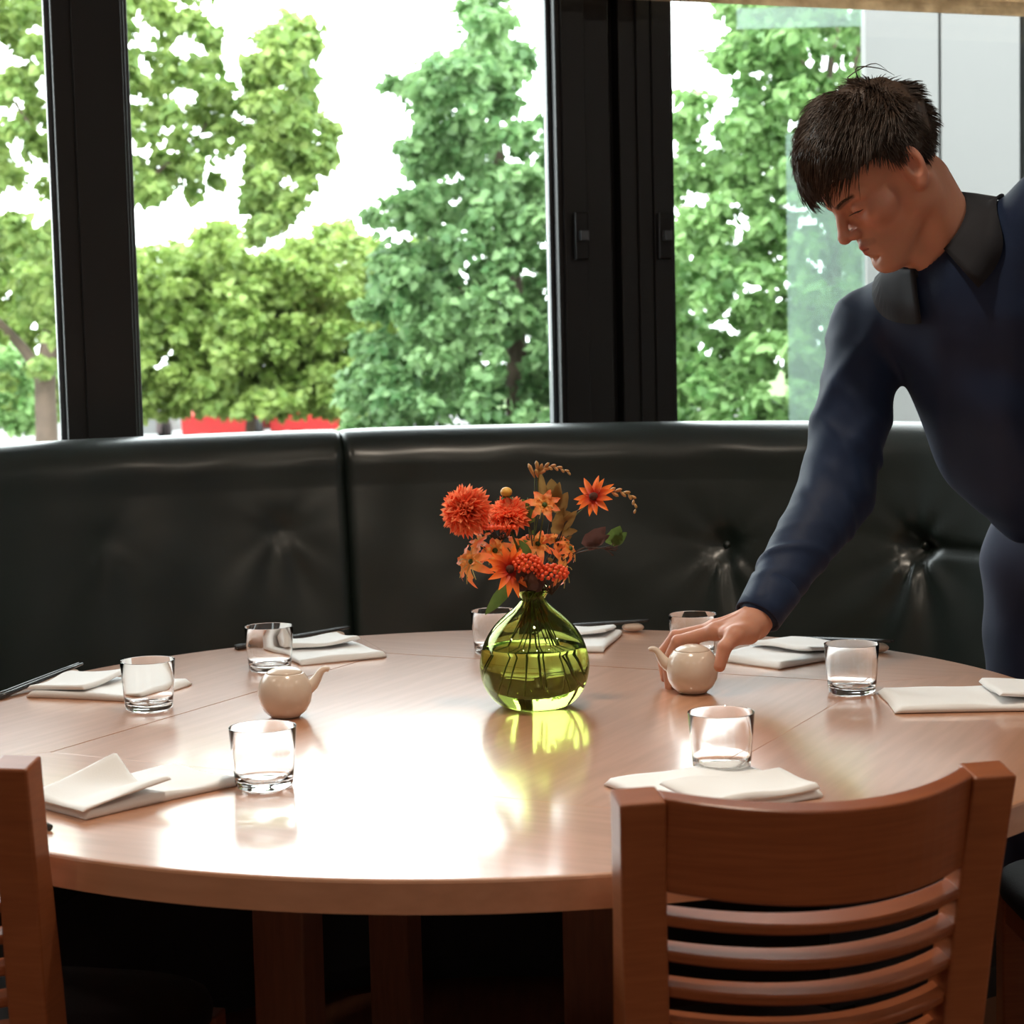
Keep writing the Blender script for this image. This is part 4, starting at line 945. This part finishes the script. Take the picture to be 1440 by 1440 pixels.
# collar: stand plus folded leaf, open at the throat
def collar():
    rows = []
    n = 64
    ax = nrm(V1*0.92+NF*0.10)
    e1 = U; e2 = nrm(NF-ax*(NF@ax)); e1 = nrm(np.cross(e2, ax))*1.0
    if e1@U < 0: e1 = -e1
    for i in range(n+1):
        ph = math.radians(24)+(2*PI-math.radians(48))*i/n           # from front-left round the back to front-right
        dr = e2*math.cos(ph)+e1*math.sin(ph)
        fr = 0.5+0.5*math.cos(ph)                                    # 1 at the throat, 0 at the nape
        c0_ = NB+NF*0.008
        drop = 0.040+0.016*fr; out_r = 0.024+0.030*fr
        rin = 0.067+0.004*fr; lift = 0.044-0.022*fr
        base_ = c0_+dr*(rin+0.006)-ax*(0.012+0.020*fr)
        row = [base_, c0_+dr*rin+ax*lift*0.5, c0_+dr*(rin-0.001)+ax*lift, c0_+dr*(rin+0.004)+ax*(lift+0.005), c0_+dr*(rin+0.010)+ax*(lift+0.001),
               c0_+dr*(rin+0.012+out_r*0.5)+ax*(lift-drop*0.5), c0_+dr*(rin+0.012+out_r)+ax*(lift-drop), c0_+dr*(rin+0.009+out_r)+ax*(lift-drop-0.001), c0_+dr*(rin+0.008+out_r*0.4)+ax*(lift-drop*0.45), c0_+dr*(rin+0.006)+ax*(lift-0.006)]
        rows.append(row)
    R_ = np.array(rows)
    for k in range(5, 9):                           # lay the leaf on the shirt, never inside it
        want = (0.0055, 0.0060, 0.0035, 0.0030)[k-5]; q = R_[:, k].copy()
        for _ in range(4):
            q32 = q.astype(np.float32); dd = shirt_sdf(q32)
            gg = np.stack([shirt_sdf(q32+np.eye(3, dtype=np.float32)[a]*0.004)-shirt_sdf(q32-np.eye(3, dtype=np.float32)[a]*0.004) for a in range(3)], 1)
            q = q+gg/(np.linalg.norm(gg, axis=1, keepdims=True)+1e-9)*np.maximum(want-dd, 0)[:, None]
        R_[:, k] = q
    return sweep([[p-PL for p in r] for r in R_])
obj('collar', collar(), 'collar', person, smooth=True)
bp_ = NB+NF*0.088-V1*0.035
obj('shirt_button', sphere(bp_-PL, 0.0055, 12, 8), 'button', person)
# ---- trousers and shoes
def trouser_sdf(P):
    d = ell(P, PV-np.array([0, 0, 0.02]), (0.172, 0.122, 0.105), np.stack([UH, NH, [0, 0, 1.0]]))
    for h in (HR, HL):
        k = h.copy(); k[2] = 0.49; k += NH*0.02; ft = h.copy(); ft[2] = 0.075
        g = smin(cap(P, h, k, 0.094, 0.070), cap(P, k, ft, 0.070, 0.056), 0.03)
        d = smin(d, g, 0.03)
    d = d+(0.0022*np.sin(P[:, 2]*55+P[:, 0]*30)+0.0015*np.sin(P[:, 2]*21-P[:, 1]*60)).astype(np.float32)
    return smax(smax(d, P[:, 2]-0.965, 0.006), 0.03-P[:, 2], 0.004)
v_, f_ = isosurf(trouser_sdf, (0.70, 0.12, 0.0), (1.32, 0.74, 1.02), 0.009)
obj('trousers', (v_-PL, f_), 'trouser', person)
for h in (HR, HL):
    c_ = np.array([h[0], h[1], 0.0])
    def shoe_sdf(P, c_=c_):
        q = (P-c_.astype(np.float32))@np.stack([NH, UH, [0, 0, 1.0]]).T.astype(np.float32)
        d = smin(ell(q, (0.07, 0, 0.035), (0.12, 0.045, 0.036)), ell(q, (-0.03, 0, 0.05), (0.06, 0.042, 0.055)), 0.03)
        return smax(d, 0.002-q[:, 2], 0.003)
    v_, f_ = isosurf(shoe_sdf, c_-np.array([0.22, 0.22, 0.02]), c_+np.array([0.22, 0.22, 0.14]), 0.008)
    obj('shoe', (v_-PL, f_), 'shoe', person)
# ---- hair: scalp cap plus locks combed forward from the crown
def scalp(p):                        # local hair region test: 1 inside hair
    x, y, z = p; y = abs(y)
    front = 0.060+0.012*(1-min(y/0.05, 1))            # forehead hairline height grows to the temples
    if x > 0.03: return z > 0.062+0.20*max(0, x-0.075)-0.25*max(0, y-0.045)
    if x > -0.0: return z > 0.030+(x-0.0)*0.95 if y > 0.045 else True
    if x > -0.03: return z > 0.022
    return z > -0.028+(x+0.10)*0.25
def skull(th, ph, off):
    d_ = np.array([math.cos(ph)*math.cos(th), math.cos(ph)*math.sin(th), math.sin(ph)])
    return np.array([-0.008, 0, 0.052])+d_*np.array([0.100+off, 0.0765+off, 0.086+off]), d_
def cap_sdf(Pw):
    P = ((Pw-HO.astype(np.float32))@HB.T.astype(np.float32))/HSC
    a = smin(ell(P, (-0.008, 0, 0.055), (0.109, 0.0855, 0.095)), ell(P, (0.036, 0, 0.050), (0.065, 0.071, 0.069)), 0.02)
    y = np.abs(P[:, 1])
    # face-side boundary: hair only above / behind the hairline
    hl1 = (0.048+0.10*np.maximum(0, P[:, 0]-0.05))-P[:, 2]                       # forehead
    hl2 = np.where(P[:, 0] < 0.02, (0.018+np.maximum(0, P[:, 0])*1.2)-P[:, 2], hl1)
    hl3 = np.where(P[:, 0] < -0.028, (-0.040+(P[:, 0]+0.10)*0.35)-P[:, 2], hl2)
    d = smax(a, hl3.astype(np.float32), 0.008)
    d = d+0.0022*np.sin(P[:, 0]*90+P[:, 2]*130)*np.sin(P[:, 1]*120+P[:, 0]*40)
    return d*HSC
cv, cf = isosurf(cap_sdf, cen-0.17, cen+0.17, 0.0036)
hair = obj('hair', (cv-PL, cf), 'hair', person)
rh = random.Random(5)
crown = np.array([-0.070, 0.006, 0.118])
def tubes(Pts, R, n=3):
    """many thin tapered strands at once: Pts (N,K,3), R (N,K)"""
    N, K = R.shape
    T = np.gradient(Pts, axis=1); T /= np.linalg.norm(T, axis=2, keepdims=True)+1e-12
    a = np.cross(T, np.array([0.31, 0.17, 0.93])); a /= np.linalg.norm(a, axis=2, keepdims=True)+1e-9; b = np.cross(T, a)
    V = np.stack([Pts+R[..., None]*(a*math.cos(2*PI*i/n)+b*math.sin(2*PI*i/n)) for i in range(n)], 2).reshape(-1, 3)
    base = (np.arange(N)[:, None, None]*K+np.arange(K-1)[None, :, None])*n
    Fq = np.concatenate([np.stack([base+i, base+(i+1) % n, base+n+(i+1) % n, base+n+i], -1).reshape(-1, 4) for i in range(n)])
    return V, Fq
R0 = []
while len(R0) < 7500:
    th, ph = rh.uniform(-PI, PI), math.asin(rh.uniform(-0.75, 1.0))
    p0, d0 = skull(th, ph, 0.004)
    if p0[0] > 0.03: p0[0] += 0.012*min(1, (p0[0]-0.03)/0.03)
    if scalp(p0): R0.append((p0, d0))
P0 = np.array([r[0] for r in R0]); D0 = np.array([r[1] for r in R0]); N_ = len(P0)
def unit(a): return a/(np.linalg.norm(a, axis=-1, keepdims=True)+1e-9)
fl_ = P0-crown; fl_ -= D0*(fl_*D0).sum(1, keepdims=True); fl_ = unit(fl_)
fwd = np.array([1.0, 0, -0.15])-D0*(D0@np.array([1.0, 0, -0.15]))[:, None]
top = P0[:, 2] > 0.075; front = (P0[:, 0] > 0.045) & (P0[:, 2] > 0.05); low = P0[:, 2] < 0.03
clump = np.stack([np.sin(95*P0[:, 0]+60*P0[:, 1]), np.sin(110*P0[:, 1]+70*P0[:, 2]+1), np.sin(90*P0[:, 2]+80*P0[:, 0]+2)], 1)
g = unit(fl_*0.8+fwd*np.where(top, 0.9, 0.25)[:, None]+np.where(top, 0, 1)[:, None]*np.array([0, 0, -0.35])+0.32*clump+rng.normal(0, 0.07, (N_, 3)))
uni = lambda a, b: rng.uniform(a, b, N_)
ln = np.where(top, uni(0.042, 0.062), uni(0.020, 0.032)); ln = np.where(front, uni(0.030, 0.056), ln); ln = np.where(low, uni(0.014, 0.024), ln)
back = P0[:, 0] < -0.045; ln = np.where(back & top, ln*0.6, ln)
lift = np.where(top, uni(0.05, 0.22), uni(0.05, 0.16)); lift = np.where(front, uni(0.15, 0.42), lift); lift = np.where(back, lift*0.4, lift)
p = P0.copy(); dr = unit(g+D0*lift[:, None]); Pts = []
for k in range(7):
    Pts.append(p.copy()); p = p+dr*(ln/6)[:, None]
    c_ = p-np.array([-0.008, 0, 0.052]); rr = np.linalg.norm(c_/np.array([0.113, 0.090, 0.099]), axis=1); nd = unit(c_)
    dr = dr-nd*(0.16*np.where(rr > 1.06, 1.5, 0.6))[:, None]+np.array([0, 0, -0.04])+rng.normal(0, 0.025, (N_, 3))
    dr = dr+nd*np.where(rr < 1.0, 0.25, 0)[:, None]+np.where(front, 1, 0)[:, None]*np.array([0.07, 0, -0.02]); dr = unit(dr)
Pts = np.stack(Pts, 1)
Rr = uni(0.0005, 0.0010)[:, None]*np.array([1, 1.1, 1.0, 0.95, 0.8, 0.55, 0.2])
hvv, hff = tubes(HO+HSC*(Pts@HB)-PL, Rr)
obj('hair_locks', (hvv, hff), 'hair', hair, kind='stuff')
# stray curl standing up at the crown
for k, (a_, b_, c_) in enumerate((((-0.045, 0.03, 0.135), (-0.03, 0.035, 0.158), (-0.075, 0.04, 0.150)), ((-0.05, 0.02, 0.134), (-0.055, 0.03, 0.160), (-0.085, 0.03, 0.135)))):
    obj('stray_curl', tube(spline([h2w(a_)-PL, h2w(b_)-PL, h2w(c_)-PL, h2w(np.array(c_)+[-0.012, 0, -0.022])-PL], 12), [0.0011, 0.0009, 0.0003], 6), 'hair', hair)
nail(TH[3], TH[2], nrm(np.array([0.2, -1, 0.35])), 0.0062)
nail(FG['index'][3], FG['index'][2], nrm(np.array([-1.0, -0.1, 0.1])), 0.0052)
# eyebrows and lashes
def surf(L_, off):
    q = HO+HSC*(np.array(L_)@HB)
    for _ in range(5):
        q32 = q.astype(np.float32); d_ = head_sdf(q32)
        g = np.stack([head_sdf(q32+np.eye(3, dtype=np.float32)[a]*0.003)-head_sdf(q32-np.eye(3, dtype=np.float32)[a]*0.003) for a in range(3)], 1)
        q = q-unit(g.astype(float))*(d_-off)[:, None]
    return q
for sy in (1, -1):
    u = rng.random(150); v0 = rng.uniform(-1, 1, 150)*(0.0034-0.0020*u)
    a = np.stack([0.100-0.014*u-0.006*u*u, sy*(0.012+0.034*u), 0.0150+0.007*np.sin(u*2.2)+v0], 1); b = a+np.stack([-0.002+0*u, sy*0.0050+0*u, 0.0016-0.002*u], 1)
    A_, B_ = surf(a, 0.0001), surf(b, 0.0006)
    v, f = tubes(np.stack([A_, (A_+B_)/2+unit(A_-HO)*0.0003, B_], 1)-PL, np.tile([0.00028, 0.00026, 0.0001], (150, 1)))
    obj('eyebrow', (v, f), 'hair', body, kind='stuff')
    u = np.linspace(0, 1, 9)
    P_ = surf(np.stack([0.096-0.006*u-0.010*u*u, sy*(0.0195+0.026*u), -0.0052-0.0016*np.sin(u*PI)], 1), 0.0004)
    obj('eyelashes', tube(P_-PL, [0.0004, 0.0012, 0.0013, 0.0010, 0.0004], 6), 'hair', body)
# ================================================================== FLOWERS in the vase
rf = random.Random(21)
def fp(px, py, dy=0.0): return ony(px, py, VY+dy)
NECK = np.array([VX, VY, VZ+0.160])
slot = [0]
def flower(name, label, cat, head, mid=None, r=0.0016, mat='stem', bottom=None, group='cut flowers in the green vase'):
    """empty at the cut stem end, stem running through the neck up to the head"""
    k = slot[0]; slot[0] += 1
    a = k*2.399; j = np.array([math.cos(a), math.sin(a), 0])*0.0105*math.sqrt((k % 9+0.5)/9)
    nk = NECK+j
    if group.startswith('leaf') or cat in ('berries', 'flower buds', 'stem'):      # short cut stems end above the water
        b = nk+np.array([j[0]*0.6, j[1]*0.6, -0.035-0.012*rf.random()])
    elif bottom is None:
        dirx = NECK-head; dirx = dirx/np.linalg.norm(dirx)
        b = nk+np.array([dirx[0]*0.10+rf.uniform(-0.018, 0.018), dirx[1]*0.10+rf.uniform(-0.03, 0.03), 0]); 
        rr = math.hypot(b[0]-VX, b[1]-VY); z = VZ+rf.uniform(0.014, 0.05)
        lim = 0.052 if z < VZ+0.03 else 0.062
        if rr > lim: b[:2] = np.array([VX, VY])+(b[:2]-np.array([VX, VY]))*lim/rr
        b[2] = z
    else: b = bottom
    e = empty(name, b, label=label, cat=cat, group=group); L = np.array(e.location)
    pts = [b, (b+nk)/2+np.array([0, 0, 0.004]), nk, nk+(head-nk)*0.3+np.array([0, 0, 0.010])] + ([mid] if mid is not None else []) + [head]
    obj('stem', tube(spline(pts, 26)-L, [r*0.72, r*0.72, r*0.8, r*0.85, r*0.8], 8), mat, e)
    return e, L
def petal_rows(Lg, Wd, curl, cup, n=6, tipw=0.15, wave=0.0, ph=0.0, m=5):
    rows = []
    for i in range(n+1):
        u = i/n; w = Wd*(math.sin(PI*min(1, (0.12+u*0.88))**0.8)*0.9+0.12)*(1 if u < 0.9 else 1-(u-0.9)/0.1*(1-tipw))
        a = curl*u; x = Lg*(math.sin(a)/curl if abs(curl) > 1e-3 else u); z = Lg*((1-math.cos(a))/curl if abs(curl) > 1e-3 else 0)
        rows.append([(x, w*k, z+cup*w*k*k+wave*w*math.sin(u*18+ph)*abs(k)) for k in np.linspace(-1, 1, m)])
    return rows
def place(rows, o, fwd, up):
    fwd = nrm(fwd); up = nrm(np.array(up)-fwd*(np.array(up)@fwd)); s = np.cross(up, fwd)
    return [[o+fwd*p[0]+s*p[1]+up*p[2] for p in r] for r in rows]
def petal(o, fwd, up, **k): return sweep(place(petal_rows(**k), o, fwd, up), False)
def tone(o, m):
    a = o.data.attributes.new('along', 'FLOAT', 'POINT'); n = len(o.data.vertices)
    a.data.foreach_set('value', [(i//m)/(n//m-1) for i in range(n)])
def perp(n):
    n = nrm(n); a = np.array([0, 0, 1.0]) if abs(n[2]) < 0.9 else np.array([1.0, 0, 0])
    e1 = nrm(np.cross(n, a)); return e1, np.cross(n, e1)
# --- dahlias (pompon heads of very many small petals)
def dahlia(label, px, py, dy, rad, axis, flat=1.0, npet=170, mid=None):
    c = fp(px, py, dy); axis = nrm(axis); e1, e2 = perp(axis)
    e, L = flower('dahlia', label, 'flower', c-axis*rad*0.55*flat, mid, 0.0019)
    parts = []
    for k in range(npet):
        t = (k+0.5)/npet; ph = k*2.39996; el = math.acos(1-1.55*t)
        d = nrm(axis*math.cos(el)*flat+(e1*math.cos(ph)+e2*math.sin(ph))*math.sin(el))
        inner = 0.30*rad; ln = rad*(0.62+0.22*math.sin(el))*rf.uniform(0.88, 1.1)*(0.75 if el < 0.6 else 1)
        bend = nrm(d+axis*0.35)
        parts.append(petal(c+d*inner*(flat if el < 0.7 else 1), nrm(d+np.array([rf.gauss(0, .10) for _ in range(3)])), bend, Lg=ln, Wd=rad*0.155, curl=rf.uniform(-0.5, 0.9), cup=1.4, n=3, m=3, tipw=0.1))
    v, f = joinv(parts); obj('petals', ([p-L for p in v], f), 'dahlia', e, kind='stuff')
    v, f = sphere((0, 0, 0), rad*0.36, 12, 8); obj('flower_core', ([np.array(p)+c-L for p in v], f), 'dahlia', e)
    for k in range(6):
        ph = k*PI/3; d = nrm(e1*math.cos(ph)+e2*math.sin(ph)-axis*0.5)
        v, f = petal(c-axis*rad*0.5*flat, d, axis, Lg=rad*0.45, Wd=rad*0.16, curl=0.4, cup=0.3, n=3, m=3)
        obj('sepal', ([p-L for p in v], f), 'gleaf', e)
dahlia('big round orange dahlia at the upper left of the bouquet', 657, 719, -0.012, 0.036, (-0.35, -0.85, 0.35), 0.95, 210)
dahlia('flatter orange dahlia beside the big round one, under the yellow bud', 716, 727, 0.004, 0.031, (0.05, -0.50, 0.85), 0.75, 180)
# --- yellow bud
hb = fp(712, 692, 0.012); e, L = flower('dahlia_bud', 'small round yellow bud on top of the bouquet, above the orange dahlias', 'flower bud', hb-np.array([0, 0, 0.008]), fp(718, 745, 0.01), 0.0013)
obj('bud', (lambda vf: ([np.array(p)-L for p in vf[0]], vf[1]))(sphere(hb, (0.0088, 0.0088, 0.0075), 18, 12)), 'bud', e)
for k in range(5):
    a = k*2*PI/5+0.4; v, f = petal(hb-np.array([0, 0, 0.007]), (math.cos(a), math.sin(a), -0.05), (0, 0, 1), Lg=0.016, Wd=0.004, curl=-0.4, cup=0.2, n=4, m=3); obj('sepal', ([p-L for p in v], f), 'gleaf', e)
# --- rudbeckias (every petal its own part)
def rudbeckia(label, px, py, dy, rad, axis, n=13, mid=None, curl=0.3):
    c = fp(px, py, dy); axis = nrm(axis); e1, e2 = perp(axis)
    e, L = flower('rudbeckia', label, 'flower', c-axis*0.006, mid, 0.0014, 'stemdark')
    for k in range(n):
        a = 2*PI*k/n+rf.uniform(-0.12, 0.12); d = nrm(e1*math.cos(a)+e2*math.sin(a)+axis*rf.uniform(0.05, 0.4))
        v, f = petal(c+d*0.004, d, axis, Lg=rad*rf.uniform(0.85, 1.12), Wd=rad*0.17, curl=-curl*rf.uniform(0.2, 1.6), cup=0.35, n=5, m=5, tipw=0.3)
        tone(obj('petal', ([p-L for p in v], f), 'rudb', e), 5)
    v, f = sphere((0, 0, 0), (0.0068, 0.0068, 0.0062), 16, 10); obj('flower_centre', ([np.array(p)+c+axis*0.003-L for p in v], f), 'cone', e)
rudbeckia('red-orange daisy-like rudbeckia standing out at the upper right', 836, 699, 0.0, 0.030, (-0.45, -0.75, 0.40), 13, fp(795, 735, 0.0))
rudbeckia('red-orange rudbeckia low at the front left, over the vase lip', 716, 801, -0.036, 0.036, (0.40, -0.85, 0.30), 14)
# --- lilies with curled wavy petals
def lily(label, px, py, dy, rad, axis, n=6, mid=None, curl=-2.2, wd=0.16, stam=6):
    c = fp(px, py, dy); axis = nrm(axis); e1, e2 = perp(axis)
    e, L = flower('gloriosa_lily', label, 'flower', c-axis*0.004, mid, 0.0013)
    for k in range(n):
        a = 2*PI*k/n+rf.uniform(-0.2, 0.2); d = nrm(e1*math.cos(a)+e2*math.sin(a)+axis*0.45)
        v, f = petal(c, d, axis, Lg=rad*rf.uniform(0.9, 1.15), Wd=rad*wd, curl=curl*rf.uniform(0.7, 1.2), cup=0.3, n=10, m=5, wave=0.5, ph=k)
        tone(obj('petal', ([p-L for p in v], f), 'lily', e), 5)
    for k in range(stam):
        a = 2*PI*(k+0.5)/max(stam, 1); d = nrm(e1*math.cos(a)+e2*math.sin(a)+axis*0.1-np.array([0, 0, 0.4]))
        q = spline([c, c+d*rad*0.35+axis*0.006, c+d*rad*0.6+axis*0.004+np.array([0, 0, -0.006])], 7); obj('stamen', tube(q-L, [0.0006, 0.0005, 0.0008], 5), 'filament', e)
    v, f = sphere(c+axis*0.002, 0.0042, 10, 8); obj('pistil', ([np.array(p)-L for p in v], f), 'gleaf', e)
lily('pale orange lily with curled wavy petals at the far left', 664, 790, -0.022, 0.046, (-0.62, -0.50, 0.20), 7, None, -1.5, 0.17)
lily('orange lily facing forward at the top middle, beside the flat dahlia', 766, 711, -0.006, 0.029, (-0.10, -0.75, 0.45), 7, None, -0.8, 0.24, 3)
lily('orange lily with curled petals low on the right over the vase lip', 788, 800, -0.006, 0.038, (0.75, -0.45, 0.0), 6, None, -1.5, 0.15)
lily('small orange lily inside the bouquet on the right', 783, 762, 0.012, 0.026, (0.35, -0.5, 0.6), 6, None, -1.2, 0.24, 0)
lily('yellowish lily at the left under the big dahlia', 676, 765, -0.004, 0.030, (-0.5, -0.4, 0.5), 6, None, -0.9, 0.15, 3)
lily('pale orange lily deep inside the bouquet under the flat dahlia', 730, 772, 0.02, 0.030, (0.0, -0.6, 0.6), 7, None, -1.0, 0.22, 3)
lily('orange lily with narrow petals in the centre, behind the front berries', 756, 766, 0.004, 0.030, (0.1, -0.7, 0.5), 7, None, -1.3, 0.2, 3)
lily('pale orange lily on the left between the big dahlia and the low rudbeckia', 697, 775, -0.018, 0.030, (-0.3, -0.7, 0.4), 7, None, -1.4, 0.2, 3)
lily('orange lily bud opening at the right edge of the bouquet', 800, 772, -0.002, 0.026, (0.8, -0.3, 0.4), 6, None, -1.6, 0.2, 2)
# --- berry heads
def berries(label, px, py, dy, rx, rz_, n, size, mid=None, flat=False):
    c = fp(px, py, dy); e, L = flower('berry_cluster', label, 'berries', c-np.array([0, 0, rz_*1.5+0.012]), mid, 0.0013)
    fork = c-np.array([0, 0, rz_*1.5+0.014])
    sv_, sf_ = sphere((0, 0, 0), size, 10, 7)
    me = None
    for k in range(n):
        t = (k+0.5)/n; ph = k*2.39996
        if flat: d = np.array([math.sqrt(t)*math.cos(ph)*rx, math.sqrt(t)*math.sin(ph)*rx*0.8, rf.uniform(-0.3, 0.3)*rz_])
        else:
            el = math.acos(1-1.7*t); d = np.array([math.sin(el)*math.cos(ph)*rx, math.sin(el)*math.sin(ph)*rx*0.9, math.cos(el)*rz_])
        if me is None:
            o = obj('berry', (sv_, sf_), 'berry', e); me = o.data
        else:
            o = bpy.data.objects.new('berry', me); col.objects.link(o); o.parent = e
        o.location = tuple(c+d-L)
        if k % 3 == 0: obj('stalk', tube([fork-L, (fork+c+d)/2-L+np.array([0, 0, -0.003]), c+d-L], [0.0007, 0.0006, 0.0005], 5), 'stemdark', e)
berries('red-orange berry cluster at the front, right of the low rudbeckia', 741, 794, -0.030, 0.021, 0.014, 60, 0.0032)
berries('red-orange berry cluster low on the right, above the vase lip', 775, 806, -0.022, 0.024, 0.012, 60, 0.0031)
berries('flat row of orange berries just under the flat dahlia', 704, 741, -0.014, 0.027, 0.004, 44, 0.0033, None, True)
# --- crocosmia bud sprays
def spray(label, base, pts, n, dn=0.0):
    P = spline(pts, 30); e, L = flower('bud_spray', label, 'flower buds', P[0], base, 0.0011, 'stem')
    obj('spray_stem', tube(P-L, [0.0011, 0.0009, 0.0006], 6), 'stem', e)
    for k in range(n):
        t = k/(n-1); i = int(6+t*22); tg = nrm(P[min(i+1, 29)]-P[i-1]); side = np.cross(tg, [0, -1.0, 0]); sg = 1 if k % 2 else -0.4
        d = nrm(tg*0.8+side*sg*0.7*(1-0.4*t)+np.array([0, -0.2, 0])); ln = 0.012*(1.15-0.6*t)
        q = [P[i], P[i]+d*ln*0.4, P[i]+d*ln*0.8, P[i]+d*ln]
        obj('bud', tube([x-L for x in q], [0.0010, 0.0026*(1.1-0.4*t), 0.0024*(1.1-0.4*t), 0.0006], 8), 'croc', e)
spray('bud spray arching right at the very top of the bouquet', fp(756, 730, 0.008), [fp(757, 690, 0.008), fp(757, 668, 0.006), fp(766, 657, 0.004), fp(783, 657, 0.0), fp(800, 664, -0.004)], 12)
spray('bud spray drooping at the far right, beyond the upper rudbeckia', fp(800, 735, 0.02), [fp(845, 697, 0.016), fp(858, 692, 0.014), fp(876, 692, 0.01), fp(890, 700, 0.008), fp(894, 718, 0.006)], 10)
e_, L_ = flower('bud_spray', 'two upright orange buds at the top left of the arching spray', 'flower buds', fp(752, 672, 0.006), fp(752, 730, 0.01), 0.0010)
for a, b in (((752, 672), (743, 652)), ((757, 664), (754, 648)), ((757, 664), (768, 661))):
    A_, B_ = fp(*a, 0.006), fp(*b, 0.004); obj('bud', tube([A_-L_, A_+(B_-A_)*0.4-L_, A_+(B_-A_)*0.8-L_, B_-L_], [0.001, 0.0026, 0.0030, 0.0008], 8), 'croc', e_)
# --- leaves
def leafy(name, label, stem_to, mid, leaves, mat, cat='leaf', stemmat='stemdark'):
    e, L = flower(name, label, cat, stem_to, mid, 0.0012, stemmat, group='leaf stems in the green vase')
    for (o, tip, wd, curl, upv) in leaves:
        o = np.array(o); tip = np.array(tip); v, f = petal(o, tip-o, upv, Lg=float(np.linalg.norm(tip-o)), Wd=wd, curl=curl, cup=0.25, n=9, m=5, wave=0.25, ph=wd*900, tipw=0.05)
        obj('leaf', ([p-L for p in v], f), mat, e)
leafy('brown_leaf_sprig', 'brown and green serrated leaves at the top right behind the orange lily', fp(776, 720, 0.02), fp(766, 770, 0.02), [
  (fp(766, 712, 0.016), fp(757, 660, 0.010), 0.0075, 0.25, (0.3, -1, 0)), (fp(776, 716, 0.018), fp(786, 676, 0.01), 0.010, 0.2, (0.3, -1, 0.1)), (fp(782, 722, 0.018), fp(800, 690, 0.008), 0.010, 0.3, (-0.1, -1, 0.1)),
  (fp(785, 730, 0.015), fp(806, 722, 0.005), 0.009, 0.3, (0, -1, 0.5)), (fp(780, 740, 0.01), fp(792, 712, 0.002), 0.008, 0.2, (0.4, -1, 0)), (fp(778, 700, 0.022), fp(775, 672, 0.018), 0.011, 0.2, (0, -1, 0))], 'bleaf')
leafy('green_leaf_sprig', 'small green leaf beside the flat dahlia in the middle', fp(745, 735, 0.0), None, [(fp(748, 735, 0.0), fp(738, 706, -0.004), 0.0065, 0.3, (0.3, -1, 0)), (fp(745, 780, -0.02), fp(728, 758, -0.026), 0.006, 0.3, (0, -1, 0.3))], 'gleaf')
leafy('purple_leaf_twig', 'dark twig reaching right with a purple leaf at its end', fp(822, 770, -0.004), fp(795, 786, -0.006), [(fp(823, 769, -0.004), fp(852, 738, -0.012), 0.0130, 0.3, (0.35, -1, 0.2)), (fp(826, 768, -0.004), fp(858, 754, 0.0), 0.0085, 0.3, (0.1, -1, 0.6))], 'pleaf')
leafy('green_leaf_twig', 'green cut leaf at the far right behind the purple one', fp(858, 768, 0.004), fp(800, 782, 0.004), [(fp(858, 766, 0.004), fp(872, 738, -0.002), 0.0125, 0.2, (0.2, -1, 0.1)), (fp(862, 765, 0.004), fp(882, 748, 0.0), 0.008, 0.2, (0.1, -1, 0.2))], 'gleaf')
e_, L_ = flower('seed_twig', 'thin brown twig with dried seed heads at the right', 'twig', fp(862, 774, -0.012), fp(815, 772, -0.01), 0.0008, 'stemdark', group='leaf stems in the green vase')
for k in range(9):
    q = fp(864+rf.uniform(-6, 10), 772+rf.uniform(-8, 10), -0.012+rf.uniform(-.004, .004)); obj('seed_stalk', tube([fp(850, 772, -0.012)-L_, (q+fp(855, 773, -0.012))/2-L_, q-L_], [0.0005, 0.0004, 0.0007], 5), 'pleaf', e_)
leafy('dark_leaf_sprig', 'dark purple leaves in front at the vase lip', fp(742, 822, -0.030), None, [(fp(742, 828, -0.028), fp(722, 800, -0.040), 0.011, 0.4, (0.2, -1, 0.4)), (fp(745, 830, -0.028), fp(748, 800, -0.044), 0.012, 0.3, (0, -1, 0.3)), (fp(738, 828, -0.030), fp(712, 818, -0.036), 0.008, 0.5, (0.1, -1, 0.5)), (fp(752, 830, -0.026), fp(768, 812, -0.032), 0.008, 0.4, (0, -1, 0.5))], 'pleaf')
leafy('hanging_leaf', 'long green leaf hanging over the left of the vase neck', fp(718, 822, -0.030), None, [(fp(716, 822, -0.030), fp(682, 866, -0.034), 0.0095, -0.25, (0.3, -1, 0.3))], 'gleaf')
leafy('bronze_leaf_sprig', 'bronze pointed leaves on the right between the two bud sprays', fp(790, 745, 0.006), None, [(fp(788, 745, 0.004), fp(812, 716, -0.004), 0.008, 0.3, (0.2, -1, 0.2)), (fp(790, 750, 0.004), fp(814, 748, -0.006), 0.007, 0.3, (0, -1, 0.6)), (fp(780, 750, 0.0), fp(790, 722, -0.008), 0.009, 0.3, (0.3, -1, 0.1))], 'bleaf')
# --- thin fern-like filler stems
for k, (x, y, lab) in enumerate(((742, 700, 'upright filler stem between the flat dahlia and the forward lily'), (803, 745, 'leaning filler stem right of the forward lily'), (690, 775, 'filler stem on the left under the yellowish lily'))):
    e_, L_ = flower('filler_stem', 'thin green '+lab, 'stem', fp(x, y, 0.02), None, 0.0011, 'stem', group='leaf stems in the green vase')
    for j in range(6):
        o = fp(x, y, 0.02)+(NECK-fp(x, y, 0.02))*(0.06+0.10*j); sg = 1 if j % 2 else -1
        v, f = petal(o, (sg*0.8, -0.3, 0.5), (0, -1, 0.4), Lg=0.015, Wd=0.0028, curl=0.4, cup=0.2, n=5, m=3); obj('leaflet', ([p-L_ for p in v], f), 'gleaf' if k != 1 else 'bleaf', e_)
